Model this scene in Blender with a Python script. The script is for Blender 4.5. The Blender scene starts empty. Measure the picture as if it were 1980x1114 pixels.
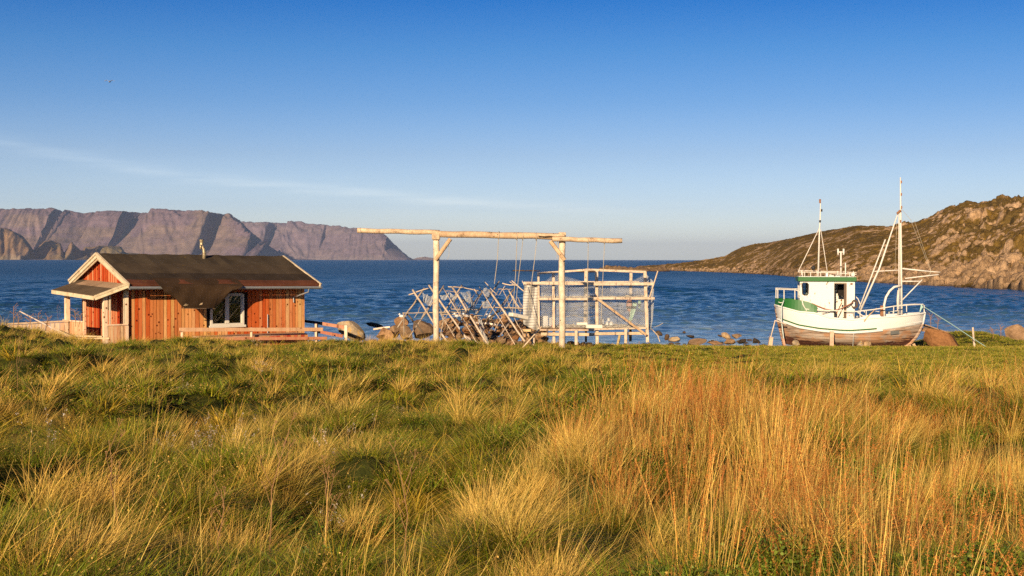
import bpy, math, random
import numpy as np
from mathutils import Vector, Matrix

# ------------------------------------------------------------------ camera
F = 2600.0
PITCH = math.atan(55 / F)
ROLL = 2.3 / 1250
cp, sp = math.cos(PITCH), math.sin(PITCH)
CAM = np.array([0.0, 0.0, 5.2])
RT = np.array([1, 0, ROLL]); RT = RT / np.linalg.norm(RT)
FW = np.array([0, cp, -sp])
UP = np.cross(RT, FW); UP /= np.linalg.norm(UP)
FW = np.cross(UP, RT)

scene = bpy.context.scene
cam_data = bpy.data.cameras.new("camera")
cam = bpy.data.objects.new("camera", cam_data)
scene.collection.objects.link(cam)
cam_data.sensor_width = 36
cam_data.lens = 36 * F / 1980
cam_data.clip_start = 0.1
cam_data.clip_end = 60000
cam.matrix_world = Matrix(((RT[0], UP[0], -FW[0], 0), (RT[1], UP[1], -FW[1], 0), (RT[2], UP[2], -FW[2], 5.2), (0, 0, 0, 1)))
scene.camera = cam

# ------------------------------------------------------------------ light
SUN_EL = math.radians(17)
SUN_ROT = math.radians(180 + 17)          # sun stands behind the camera, a little to the left
sd = Vector((math.sin(SUN_ROT) * math.cos(SUN_EL), math.cos(SUN_ROT) * math.cos(SUN_EL), math.sin(SUN_EL)))
sl = bpy.data.lights.new("sun", 'SUN')
sl.energy = 5.0
sl.angle = math.radians(0.5)
sl.color = (1.0, 0.775, 0.505)
sun = bpy.data.objects.new("sun", sl)
sun.rotation_euler = sd.to_track_quat('Z', 'Y').to_euler()
scene.collection.objects.link(sun)

scene.view_settings.view_transform = 'Standard'
scene.view_settings.look = 'None'
scene.view_settings.exposure = 0.52
scene.view_settings.gamma = 1
scene.render.engine = 'CYCLES'
scene.cycles.use_denoising = False
scene.cycles.caustics_reflective = False
scene.cycles.caustics_refractive = False
scene.cycles.blur_glossy = 1.0
scene.cycles.sample_clamp_indirect = 1.2
scene.cycles.max_bounces = 6
scene.cycles.diffuse_bounces = 2
scene.cycles.glossy_bounces = 3
scene.cycles.volume_bounces = 0
scene.cycles.transparent_max_bounces = 12


class NT:
    """small node-tree writer"""
    def __init__(s, tree):
        s.t = tree; s.t.nodes.clear()

    def n(s, kind, ins=None, **props):
        nd = s.t.nodes.new(kind)
        for k, v in props.items():
            setattr(nd, k, v)
        for k, v in (ins or {}).items():
            if isinstance(v, bpy.types.NodeSocket):
                s.t.links.new(v, nd.inputs[k])
            else:
                nd.inputs[k].default_value = v
        return nd

    def math(s, op, a, b=0.0, clamp=False):
        return s.n('ShaderNodeMath', {0: a, 1: b}, operation=op, use_clamp=clamp).outputs[0]

    def noise(s, vec, scale, detail=4, rough=0.55, dist=0.0):
        return s.n('ShaderNodeTexNoise', {'Vector': vec, 'Scale': scale, 'Detail': detail, 'Roughness': rough, 'Distortion': dist}).outputs[0]

    def mapping(s, vec, scale=(1, 1, 1), loc=(0, 0, 0), rot=(0, 0, 0)):
        return s.n('ShaderNodeMapping', {'Vector': vec, 'Scale': scale, 'Location': loc, 'Rotation': rot}).outputs[0]

    def ramp(s, fac, stops):
        nd = s.n('ShaderNodeValToRGB', {'Fac': fac})
        cr = nd.color_ramp
        while len(cr.elements) < len(stops):
            cr.elements.new(0.5)
        for e, (p, c) in zip(cr.elements, stops):
            e.position = p
            e.color = (c[0], c[1], c[2], 1) if hasattr(c, '__len__') else (c, c, c, 1)
        return nd.outputs[0]

    def mix(s, fac, a, b, mode='MIX'):
        nd = s.n('ShaderNodeMix', None, data_type='RGBA', blend_type=mode)
        for k, v in ((0, fac), (6, a), (7, b)):
            if isinstance(v, bpy.types.NodeSocket):
                s.t.links.new(v, nd.inputs[k])
            else:
                nd.inputs[k].default_value = v if k == 0 else ((v[0], v[1], v[2], 1) if len(v) == 3 else v)
        return nd.outputs[2]


world = bpy.data.worlds.new("World")
scene.world = world
world.use_nodes = True
w = NT(world.node_tree)
sky = w.n('ShaderNodeTexSky', sky_type='NISHITA')
sky.sun_disc = False
sky.sun_elevation = SUN_EL
sky.sun_rotation = SUN_ROT
sky.air_density = 1.0
sky.dust_density = 0.6
sky.ozone_density = 1.6
tc = w.n('ShaderNodeTexCoord').outputs['Generated']
sep = w.n('ShaderNodeSeparateXYZ', {0: tc})
el = w.math('ARCTAN2', sep.outputs[2], w.math('SQRT', w.math('ADD', w.math('MULTIPLY', sep.outputs[0], sep.outputs[0]), w.math('MULTIPLY', sep.outputs[1], sep.outputs[1]))))
grade = w.ramp(w.math('MULTIPLY', el, 2.0, True), [(0.001, (1.115, 1.196, 1.506)), (0.024, (0.936, 1.010, 1.347)), (0.078, (0.612, 0.711, 1.090)), (0.155, (0.434, 0.527, 0.824)), (0.232, (0.257, 0.418, 0.729)), (0.308, (0.134, 0.343, 0.669)), (0.382, (0.034, 0.249, 0.615)), (0.70, (0.03, 0.16, 0.42)), (1.0, (0.03, 0.14, 0.36))])
skyc = w.mix(1.0, sky.outputs[0], grade, 'MULTIPLY')
# thin streak of high cirrus, low above the mountains, drifting down to the right
az = w.math('ARCTAN2', sep.outputs[0], sep.outputs[1])
a15 = w.math('ADD', az, 0.15)
curve = w.math('ADD', w.math('ADD', w.math('MULTIPLY', a15, -0.0957), w.math('MULTIPLY', w.math('MULTIPLY', a15, a15), 0.189)), 0.051)
off = w.math('SUBTRACT', el, curve)
cvec = w.n('ShaderNodeCombineXYZ', {0: az, 1: el, 2: 0.0}).outputs[0]
wob = w.math('MULTIPLY', w.math('SUBTRACT', w.noise(w.mapping(cvec, (9, 30, 1)), 1.0, 3), 0.5), 0.010)
off = w.math('ADD', off, wob)
band = w.math('POWER', 2.718, w.math('MULTIPLY', w.math('MULTIPLY', off, off), -70000.0))
below = w.math('POWER', 2.718, w.math('MULTIPLY', w.math('MULTIPLY', off, off), -6000.0))
streak = w.math('ADD', w.math('MULTIPLY', band, 0.26), w.math('MULTIPLY', below, 0.09))
wisp = w.math('MULTIPLY', streak, w.ramp(w.noise(w.mapping(cvec, (14, 160, 1)), 1.0, 4), [(0.30, 0.25), (0.65, 1.0)]))
front = w.math('GREATER_THAN', sep.outputs[1], 0.0)
fade = w.ramp(w.math('ADD', az, 0.5), [(0.05, 1.0), (0.45, 0.7), (0.60, 0.18), (0.80, 0.0)])
wisp = w.math('MULTIPLY', w.math('MULTIPLY', wisp, front), fade)
cloudc = w.mix(1.0, skyc, (2.0, 1.6, 1.3), 'MULTIPLY')
skyf = w.mix(wisp, skyc, cloudc)
bg = w.n('ShaderNodeBackground', {'Color': skyf, 'Strength': 0.104})
wo = w.n('ShaderNodeOutputWorld', {'Surface': bg.outputs[0]})

# ------------------------------------------------------------------ helpers
def ray(px, row):
    return FW + RT * ((px - 990) / F) + UP * ((557 - row) / F)

def P(px, row, Y):
    d = ray(px, row)
    return CAM + d * (Y / d[1])

def on_plane(px, row, p0, n):
    d = ray(px, row)
    return CAM + d * (np.dot(np.asarray(p0) - CAM, n) / np.dot(d, n))

def _hash(ix, iy, seed):
    h = (ix.astype(np.int64) * 374761393 + iy.astype(np.int64) * 668265263 + seed * 1442695041) & 0x7fffffff
    h = ((h ^ (h >> 13)) * 1274126177) & 0x7fffffff
    h = (h ^ (h >> 16)) & 0x7fffffff
    return h / 0x7fffffff

def vnoise(x, y, seed=0):
    x = np.asarray(x, float); y = np.asarray(y, float)
    ix = np.floor(x); iy = np.floor(y)
    fx = x - ix; fy = y - iy
    fx = fx * fx * fx * (fx * (fx * 6 - 15) + 10); fy = fy * fy * fy * (fy * (fy * 6 - 15) + 10)
    a = _hash(ix, iy, seed); b = _hash(ix + 1, iy, seed); c = _hash(ix, iy + 1, seed); d = _hash(ix + 1, iy + 1, seed)
    return (a + (b - a) * fx) * (1 - fy) + (c + (d - c) * fx) * fy

def fbm(x, y, seed=0, octv=4, gain=0.5):
    s = 0; a = 1; t = 0
    for o in range(octv):
        s = s + a * vnoise(x * 2 ** o + 17.3 * o, y * 2 ** o - 9.1 * o, seed + o); t += a; a *= gain
    return s / t

def voronoi(x, y, seed=0):
    x = np.asarray(x, float); y = np.asarray(y, float)
    ix = np.floor(x); iy = np.floor(y)
    best = np.full(x.shape, 9.0); idv = np.zeros(x.shape)
    for dx in (-1, 0, 1):
        for dy in (-1, 0, 1):
            cx = ix + dx; cy = iy + dy
            px = cx + _hash(cx, cy, seed); py = cy + _hash(cx, cy, seed + 7)
            d = np.hypot(px - x, py - y)
            m = d < best
            best = np.where(m, d, best); idv = np.where(m, _hash(cx, cy, seed + 13), idv)
    return best, idv

COL = scene.collection

def new_mesh(name, V, Fs, M=None, cols=None, smooth=False):
    me = bpy.data.meshes.new(name)
    me.from_pydata(V, [], Fs) if not isinstance(Fs, np.ndarray) else fast_fill(me, V, Fs)
    if M: me.materials.append(M)
    if cols is not None:
        at = me.color_attributes.new("Col", 'FLOAT_COLOR', 'POINT')
        c = np.ones((len(V), 4), np.float32); c[:, :3] = np.asarray(cols, np.float32)[:, :3]
        at.data.foreach_set('color', c.ravel())
    if smooth:
        me.polygons.foreach_set('use_smooth', np.ones(len(me.polygons), bool))
    me.update()
    return me

def fast_fill(me, V, Fs):
    V = np.asarray(V, np.float32); k = Fs.shape[1]
    me.vertices.add(len(V)); me.vertices.foreach_set('co', V.ravel())
    me.loops.add(Fs.size); me.loops.foreach_set('vertex_index', Fs.astype(np.int32).ravel())
    me.polygons.add(len(Fs)); me.polygons.foreach_set('loop_start', np.arange(0, Fs.size, k, dtype=np.int32))
    me.update(calc_edges=True)

def tag(o, label=None, cat=None, group=None, kind=None):
    if label: o['label'] = label
    if cat: o['category'] = cat
    if group: o['group'] = group
    if kind: o['kind'] = kind
    return o

def link(name, me, parent=None, loc=None):
    o = bpy.data.objects.new(name, me); COL.objects.link(o)
    if parent is not None: o.parent = parent
    if loc is not None: o.location = loc
    return o

def thing(name, base, label, cat, group=None):
    o = bpy.data.objects.new(name, None); COL.objects.link(o)
    o.location = tuple(base); o.empty_display_size = 0.3
    return tag(o, label, cat, group)

def wbase(o):
    b = np.zeros(3)
    while o is not None:
        b += np.array(o.location); o = o.parent
    return b

class MB:
    """collects world-space shapes; build() links them as one mesh object"""
    def __init__(s):
        s.V = []; s.F = []; s.C = []

    def add(s, vs, fs, col=(1, 1, 1)):
        o = len(s.V)
        s.V += [tuple(map(float, v)) for v in vs]
        s.F += [tuple(i + o for i in f) for f in fs]
        s.C += [col] * len(vs)
        return s

    def box(s, c, ax, h, col=(1, 1, 1)):
        c = np.asarray(c, float); a = [np.asarray(x, float) * k for x, k in zip(ax, h)]
        vs = [c + i * a[0] + j * a[1] + k * a[2] for i in (-1, 1) for j in (-1, 1) for k in (-1, 1)]
        fs = [(0, 1, 3, 2), (4, 6, 7, 5), (0, 4, 5, 1), (2, 3, 7, 6), (0, 2, 6, 4), (1, 5, 7, 3)]
        if np.dot(np.cross(ax[0], ax[1]), ax[2]) < 0:
            fs = [f[::-1] for f in fs]
        return s.add(vs, fs, col)

    def beam(s, p, q, wd, ht, col=(1, 1, 1), side=None):
        """rectangular timber from p to q, wd across, ht in the other direction"""
        p = np.asarray(p, float); q = np.asarray(q, float); d = q - p; L = np.linalg.norm(d); d /= L
        if side is None:
            side = np.cross(d, (0, 0, 1))
            if np.linalg.norm(side) < 0.2: side = np.array([1.0, 0, 0])
        side = np.asarray(side, float); side = side - d * np.dot(side, d); side /= np.linalg.norm(side)
        up = np.cross(d, side)
        return s.box((p + q) / 2, (d, side, up), (L / 2, wd / 2, ht / 2), col)

    def tube(s, pts, r, n=8, col=(1, 1, 1), cap=True):
        pts = [np.asarray(p, float) for p in pts]
        rs = r if hasattr(r, '__len__') else [r] * len(pts)
        vs = []; side = None
        for i, p in enumerate(pts):
            d = pts[min(i + 1, len(pts) - 1)] - pts[max(i - 1, 0)]; d = d / (np.linalg.norm(d) + 1e-9)
            if side is None:
                side = np.cross(d, (0, 0, 1)); 
                if np.linalg.norm(side) < 0.1: side = np.cross(d, (0, 1, 0))
            side = side - d * np.dot(side, d); side /= np.linalg.norm(side)
            up = np.cross(d, side)
            for k in range(n):
                t = 2 * math.pi * k / n
                vs.append(p + (side * math.cos(t) + up * math.sin(t)) * rs[i])
        fs = []
        for i in range(len(pts) - 1):
            for k in range(n):
                a = i * n + k; b = i * n + (k + 1) % n
                fs.append((a, b, b + n, a + n))
        if cap:
            fs.append(tuple(range(n))[::-1]); fs.append(tuple((len(pts) - 1) * n + k for k in range(n)))
        return s.add(vs, fs, col)

    def ball(s, c, r, n=10, m=7, col=(1, 1, 1), ax=(1, 1, 1)):
        vs = []; fs = []
        for j in range(m + 1):
            ph = math.pi * j / m
            for i in range(n):
                t = 2 * math.pi * i / n
                vs.append((c[0] + r * ax[0] * math.sin(ph) * math.cos(t), c[1] + r * ax[1] * math.sin(ph) * math.sin(t), c[2] + r * ax[2] * math.cos(ph)))
        for j in range(m):
            for i in range(n):
                a = j * n + i; b = j * n + (i + 1) % n
                fs.append((a, a + n, b + n, b))
        return s.add(vs, fs, col)

    def grid(s, pts, col=(1, 1, 1), thick=None):
        """pts[i][j] -> sheet; thick = offset vector for a back layer"""
        R = len(pts); K = len(pts[0]); flat = [np.asarray(p, float) for r in pts for p in r]
        fs = [(i * K + j, i * K + j + 1, (i + 1) * K + j + 1, (i + 1) * K + j) for i in range(R - 1) for j in range(K - 1)]
        if thick is not None:
            t = np.asarray(thick, float); m = len(flat)
            flat = flat + [p + t for p in flat]
            fs2 = [tuple(a + m for a in f[::-1]) for f in fs]
            rim = []
            bd = [i * K for i in range(R)] + [(R - 1) * K + j for j in range(1, K)] + [i * K + K - 1 for i in range(R - 2, -1, -1)] + [j for j in range(K - 2, 0, -1)]
            for a, b in zip(bd, bd[1:] + bd[:1]):
                rim.append((a, b, b + m, a + m))
            fs = fs + fs2 + rim
        return s.add(flat, fs, col)

    def build(s, name, M, parent=None, smooth=False, bevel=0.0):
        b = wbase(parent) if parent is not None else np.zeros(3)
        own = parent is None
        V = np.array(s.V)
        if own:
            b = np.array([(V[:, 0].min() + V[:, 0].max()) / 2, (V[:, 1].min() + V[:, 1].max()) / 2, V[:, 2].min()])
        V = V - b
        me = new_mesh(name, [tuple(v) for v in V], s.F, M, s.C, smooth)
        o = link(name, me, parent, tuple(b) if own else None)
        if bevel:
            md = o.modifiers.new("bevel", 'BEVEL'); md.width = bevel; md.segments = 1; md.limit_method = 'ANGLE'
        return o

def material(name):
    m = bpy.data.materials.new(name); m.use_nodes = True
    return m, NT(m.node_tree)

def finish(t, color, rough=0.8, bump=None, bstr=0.3, bdist=0.02, metal=0.0, spec=0.3, normal=None, coat=0.0):
    ins = {'Base Color': color if isinstance(color, bpy.types.NodeSocket) else (*color, 1), 'Roughness': rough, 'Metallic': metal, 'Specular IOR Level': spec}
    if coat: ins['Coat Weight'] = coat
    if bump is not None:
        normal = t.n('ShaderNodeBump', {'Height': bump, 'Strength': bstr, 'Distance': bdist}).outputs[0]
    if normal is not None: ins['Normal'] = normal
    b = t.n('ShaderNodeBsdfPrincipled', ins)
    t.n('ShaderNodeOutputMaterial', {'Surface': b.outputs[0]})
    return b

def objvec(t):
    tcn = t.n('ShaderNodeTexCoord').outputs['Object']
    r = t.n('ShaderNodeObjectInfo').outputs['Random']
    return t.n('ShaderNodeVectorMath', {0: tcn, 1: t.n('ShaderNodeCombineXYZ', {0: t.math('MULTIPLY', r, 37.0), 1: t.math('MULTIPLY', r, 91.0), 2: 0.0}).outputs[0]}, operation='ADD').outputs[0]

def wood_mat(name, c1, c2, dark=(0.05, 0.035, 0.02), knots=True, sc=(1, 1, 1), kr=0.11, ks=3.2):
    m, t = material(name)
    v = objvec(t); vc = t.n('ShaderNodeVertexColor', layer_name='Col').outputs[0]
    n1 = t.noise(t.mapping(v, sc), 3.0, 5, 0.65)
    n2 = t.noise(t.mapping(v, sc), 22.0, 3, 0.6)
    c = t.ramp(t.math('ADD', t.math('MULTIPLY', n1, 0.6), t.math('MULTIPLY', n2, 0.4)), [(0.32, dark), (0.42, c1), (0.62, c2)])
    if knots:
        vo = t.n('ShaderNodeTexVoronoi', {'Vector': v, 'Scale': ks}).outputs[0]
        k = t.ramp(vo, [(kr * 0.6, 0.0), (kr, 1.0)])
        c = t.mix(t.math('SUBTRACT', 1.0, k), c, dark)
    c = t.mix(1.0, c, vc, 'MULTIPLY')
    finish(t, c, 0.85, n2, 0.5, 0.01, spec=0.15)
    return m

def paint_mat(name, c, chip=None, amount=0.35, rough=0.5, scale=4.0, streak=(1, 1, 1)):
    m, t = material(name)
    v = t.mapping(objvec(t), streak)
    n1 = t.noise(v, scale, 6, 0.7); n2 = t.noise(v, scale * 0.35, 3)
    base = t.mix(t.math('MULTIPLY', n2, 0.5), c, tuple(x * 0.72 for x in c))
    if chip is not None:
        f = t.ramp(n1, [(amount - 0.03, 1.0), (amount + 0.02, 0.0)])
        base = t.mix(f, base, chip)
    finish(t, base, rough, n1, 0.25, 0.01, spec=0.35)
    return m

def flat_mat(name, c, rough=0.7, metal=0.0):
    m, t = material(name)
    n = t.noise(objvec(t), 8.0, 4)
    finish(t, t.mix(n, tuple(x * 0.75 for x in c), tuple(min(1, x * 1.2) for x in c)), rough, n, 0.2, 0.01, metal=metal)
    return m
# ------------------------------------------------------------------ terrain
PY = np.array([-60, 0, 4, 7.4, 12, 20, 30, 40, 50, 55, 60, 65, 70, 75, 80, 88, 100, 130])
PZ = np.array([4.4, 3.7, 3.55, 3.45, 3.1, 2.7, 2.3, 2.0, 1.70, 1.56, 1.27, 0.93, 0.62, 0.30, 0.0, -0.6, -1.6, -4.0])
CREST_PX = np.array([-300, 0, 60, 110, 160, 220, 300, 350, 400, 450, 500, 560, 620, 700, 780, 850, 1000, 2400])
CREST_RW = np.array([648, 650, 649, 656, 672, 682, 681, 677, 672, 679, 686, 688, 684, 679, 677, 684, 686, 684])

def tussock_cells(x, y):
    return voronoi(x / 0.62 + 0.25 * fbm(x, y, 301, 2), y / 0.80 + 0.25 * fbm(x, y, 305, 2), 300)

def ground(x, y, detail=True):
    x = np.asarray(x, float); y = np.asarray(y, float)
    z = np.interp(y, PY, PZ)
    ys = np.maximum(y, 3)
    px = 990 + x / ys * F
    row = np.interp(px, CREST_PX, CREST_RW)
    tgt = 5.2 - (row - 501) / F * 50
    z = z + np.maximum(tgt - 1.66, -0.1) * np.exp(-((y - 50) / 7.5) ** 2)
    z = z + 0.95 * np.exp(-((x - 25.6) / 2.3) ** 2 - ((y - 76) / 5.0) ** 2)
    z = z + 0.35 * np.exp(-((x - 29.6) / 2.0) ** 2 - ((y - 75) / 4.0) ** 2)
    if detail:
        rightness = np.clip((px - 1050) / 500, 0, 1) * np.clip((y - 22) / 18, 0, 1)
        amp = (0.98 - 0.88 * rightness) * np.interp(y, [0, 32, 46, 60, 82], [1, 1, 0.42, 0.2, 0]) * np.clip(0.45 + (y - 7) / 18, 0.45, 1)
        h = fbm(x * 0.42, y * 0.30, 5, 3) - 0.5
        z = z + amp * h * 1.6
        z = z + np.clip((84 - y) / 30, 0.15, 1) * 0.34 * (1 - 0.75 * rightness) * (fbm(x * 1.3, y * 1.1, 9, 2) - 0.5) * 1.6
        f1, idv = tussock_cells(x, y)
        dome = np.sqrt(np.clip(1 - (f1 / 0.46) ** 2, 0, 1)) * (0.5 + idv)
        z = z + 0.11 * dome * np.clip((y - 3) / 12, 0.2, 1) * np.clip((60 - y) / 20, 0, 1) * (1 - 0.92 * np.clip((px - 1050) / 300, 0, 1) * np.clip((y - 20) / 10, 0, 1))
        z = z - 0.35 * np.exp(-((x - 9.1) / 0.35) ** 2 - ((y - 28.6) / 0.5) ** 2)
    return z

def build_terrain():
    ys = np.concatenate([[-60, -30, -12, -3, 1, 3], np.geomspace(4.5, 96, 420), [110, 130]])
    s = np.linspace(-1, 1, 460)
    s = np.concatenate([[-9, -5, -3, -2, -1.5, -1.2], s, [1.2, 1.5, 2, 3, 5, 9]])
    Y, S = np.meshgrid(ys, s, indexing='ij')
    X = S * (np.maximum(Y, 3) * 0.42 + 3)
    Z = ground(X, Y)
    V = np.stack([X, Y, Z], -1).reshape(-1, 3)
    R, K = Y.shape
    i = np.arange(R - 1)[:, None] * K + np.arange(K - 1)[None, :]
    Fs = np.stack([i, i + 1, i + K + 1, i + K], -1).reshape(-1, 4)
    m, t = material('turf')
    g = t.n('ShaderNodeNewGeometry').outputs['Position']
    n1 = t.noise(g, 0.8, 5, 0.6); n2 = t.noise(g, 9.0, 4, 0.7)
    c = t.ramp(t.math('ADD', t.math('MULTIPLY', n1, 0.5), t.math('MULTIPLY', n2, 0.5)), [(0.35, (0.02, 0.024, 0.006)), (0.52, (0.05, 0.055, 0.012)), (0.68, (0.13, 0.085, 0.028))])
    finish(t, c, 0.95, n2, 0.8, 0.05, spec=0.05)
    me = new_mesh('ground', V, Fs, m, smooth=True)
    tag(link('ground', me), 'rough grassy meadow sloping down to the shore', 'ground', kind='structure')

build_terrain()

# ------------------------------------------------------------------ water
def build_water():
    rows = np.concatenate([np.arange(700, 560, -0.30), np.arange(560, 512, -0.22)])
    ys = 5.2 * F / (rows - 502)
    ys = np.concatenate([[-300, 0, 40], ys[ys > 66], np.geomspace(1400, 30000, 40)])
    s = np.linspace(-0.42, 0.42, 900)
    s = np.concatenate([[-12, -4, -1.5, -.7, -.5], s, [.5, .7, 1.5, 4, 12]])
    Y, S = np.meshgrid(ys, s, indexing='ij')
    X = S * np.maximum(Y, 60)
    rng = np.random.RandomState(4)
    Z = np.zeros_like(X)
    amp_y = np.clip((Y - 78) / 60, 0.06, 1)
    gust = 0.35 + 1.3 * fbm(X * 0.022, Y * 0.012, 31, 3)
    cell = np.maximum(Y, 60) ** 2 / (F * 5.2) * 0.3
    for k in range(34):
        L = 0.75 * (1.115 ** k) * rng.uniform(0.9, 1.1)          # wavelengths ~0.7 - 28 m
        th = math.radians(rng.normal(-62, 24)); kx, ky = math.cos(th) * 2 * math.pi / L, math.sin(th) * 2 * math.pi / L
        a = 0.0135 * L ** 0.72
        a *= float(np.interp(L, [0, 2, 5, 9, 30], [1.5, 1.3, 0.7, 0.35, 0.25]))
        vis = np.clip((L / (2.2 * cell)) - 0.6, 0, 1)
        mod = vnoise(X / (L * 5) + k * 3.1, Y / (L * 5), 40 + k)
        ph = kx * X + ky * Y + rng.uniform(0, 6.28) + 2.5 * mod
        Z += a * vis * np.sin(ph) * (0.3 + 1.2 * mod)
    Z *= amp_y * gust * np.where(np.abs(S) < 0.43, 1, 0) * np.where((Y > 60) & (Y < 1300), 1, 0) * 1.0
    V = np.stack([X, Y, Z], -1).reshape(-1, 3)
    R, K = Y.shape
    i = np.arange(R - 1)[:, None] * K + np.arange(K - 1)[None, :]
    Fs = np.stack([i, i + 1, i + K + 1, i + K], -1).reshape(-1, 4)
    m, t = material('sea_water')
    g = t.n('ShaderNodeNewGeometry').outputs['Position']
    big = t.noise(t.mapping(g, (0.012, 0.006, 1)), 1.0, 3)
    n1 = t.noise(t.mapping(g, (1, 0.7, 1)), 2.6, 4, 0.6, 0.4)
    n2 = t.noise(t.mapping(g, (1, 0.7, 1)), 0.5, 4, 0.6, 0.5)
    n3 = t.noise(t.mapping(g, (1, 0.5, 1)), 0.06, 4, 0.65, 0.3)
    hgt = t.math('ADD', t.math('MULTIPLY', n1, 0.10), t.math('ADD', t.math('MULTIPLY', n2, 0.38), t.math('MULTIPLY', n3, 3.2)))
    bm = t.n('ShaderNodeBump', {'Height': hgt, 'Strength': 0.9, 'Distance': 1.0}).outputs[0]
    sepg = t.n('ShaderNodeSeparateXYZ', {0: g})
    shal = t.ramp(t.math('MULTIPLY', t.math('SUBTRACT', sepg.outputs[1], 80.0), 0.012, True), [(0.0, 1.0), (0.3, 0.6), (1.0, 0.0)])
    col = t.mix(big, (0.007, 0.044, 0.082), (0.012, 0.062, 0.112))
    col = t.mix(shal, col, (0.11, 0.23, 0.34))
    st = t.ramp(t.noise(t.mapping(g, (0.10, 0.9, 1)), 1.0, 4, 0.6), [(0.47, 0.0), (0.60, 1.0)])
    near = t.ramp(t.math('MULTIPLY', t.math('SUBTRACT', sepg.outputs[1], 80.0), 0.012, True), [(0.0, 1.0), (0.6, 0.0)])
    col = t.mix(t.math('MULTIPLY', t.math('MULTIPLY', st, near), 0.75), col, (0.34, 0.42, 0.50))
    # scattered small whitecaps
    wc = t.noise(t.mapping(g, (0.35, 0.12, 1)), 1.0, 5, 0.7)
    foam = t.ramp(wc, [(0.735, 0.0), (0.76, 1.0)])
    foam = t.math('MULTIPLY', foam, 0.8)
    col = t.mix(foam, col, (0.7, 0.72, 0.74))
    ins = {'Base Color': col, 'Roughness': t.ramp(t.math('MULTIPLY', sepg.outputs[1], 0.002, True), [(0.16, 0.10), (0.5, 0.24), (1.0, 0.34)]), 'IOR': 1.33, 'Specular IOR Level': 0.5, 'Normal': bm}
    b = t.n('ShaderNodeBsdfPrincipled', ins)
    t.n('ShaderNodeOutputMaterial', {'Surface': b.outputs[0]})
    me = new_mesh('water', V, Fs, m, smooth=True)
    tag(link('water', me), 'dark blue wind-ruffled fjord water', 'sea', kind='structure')

build_water()

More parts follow.
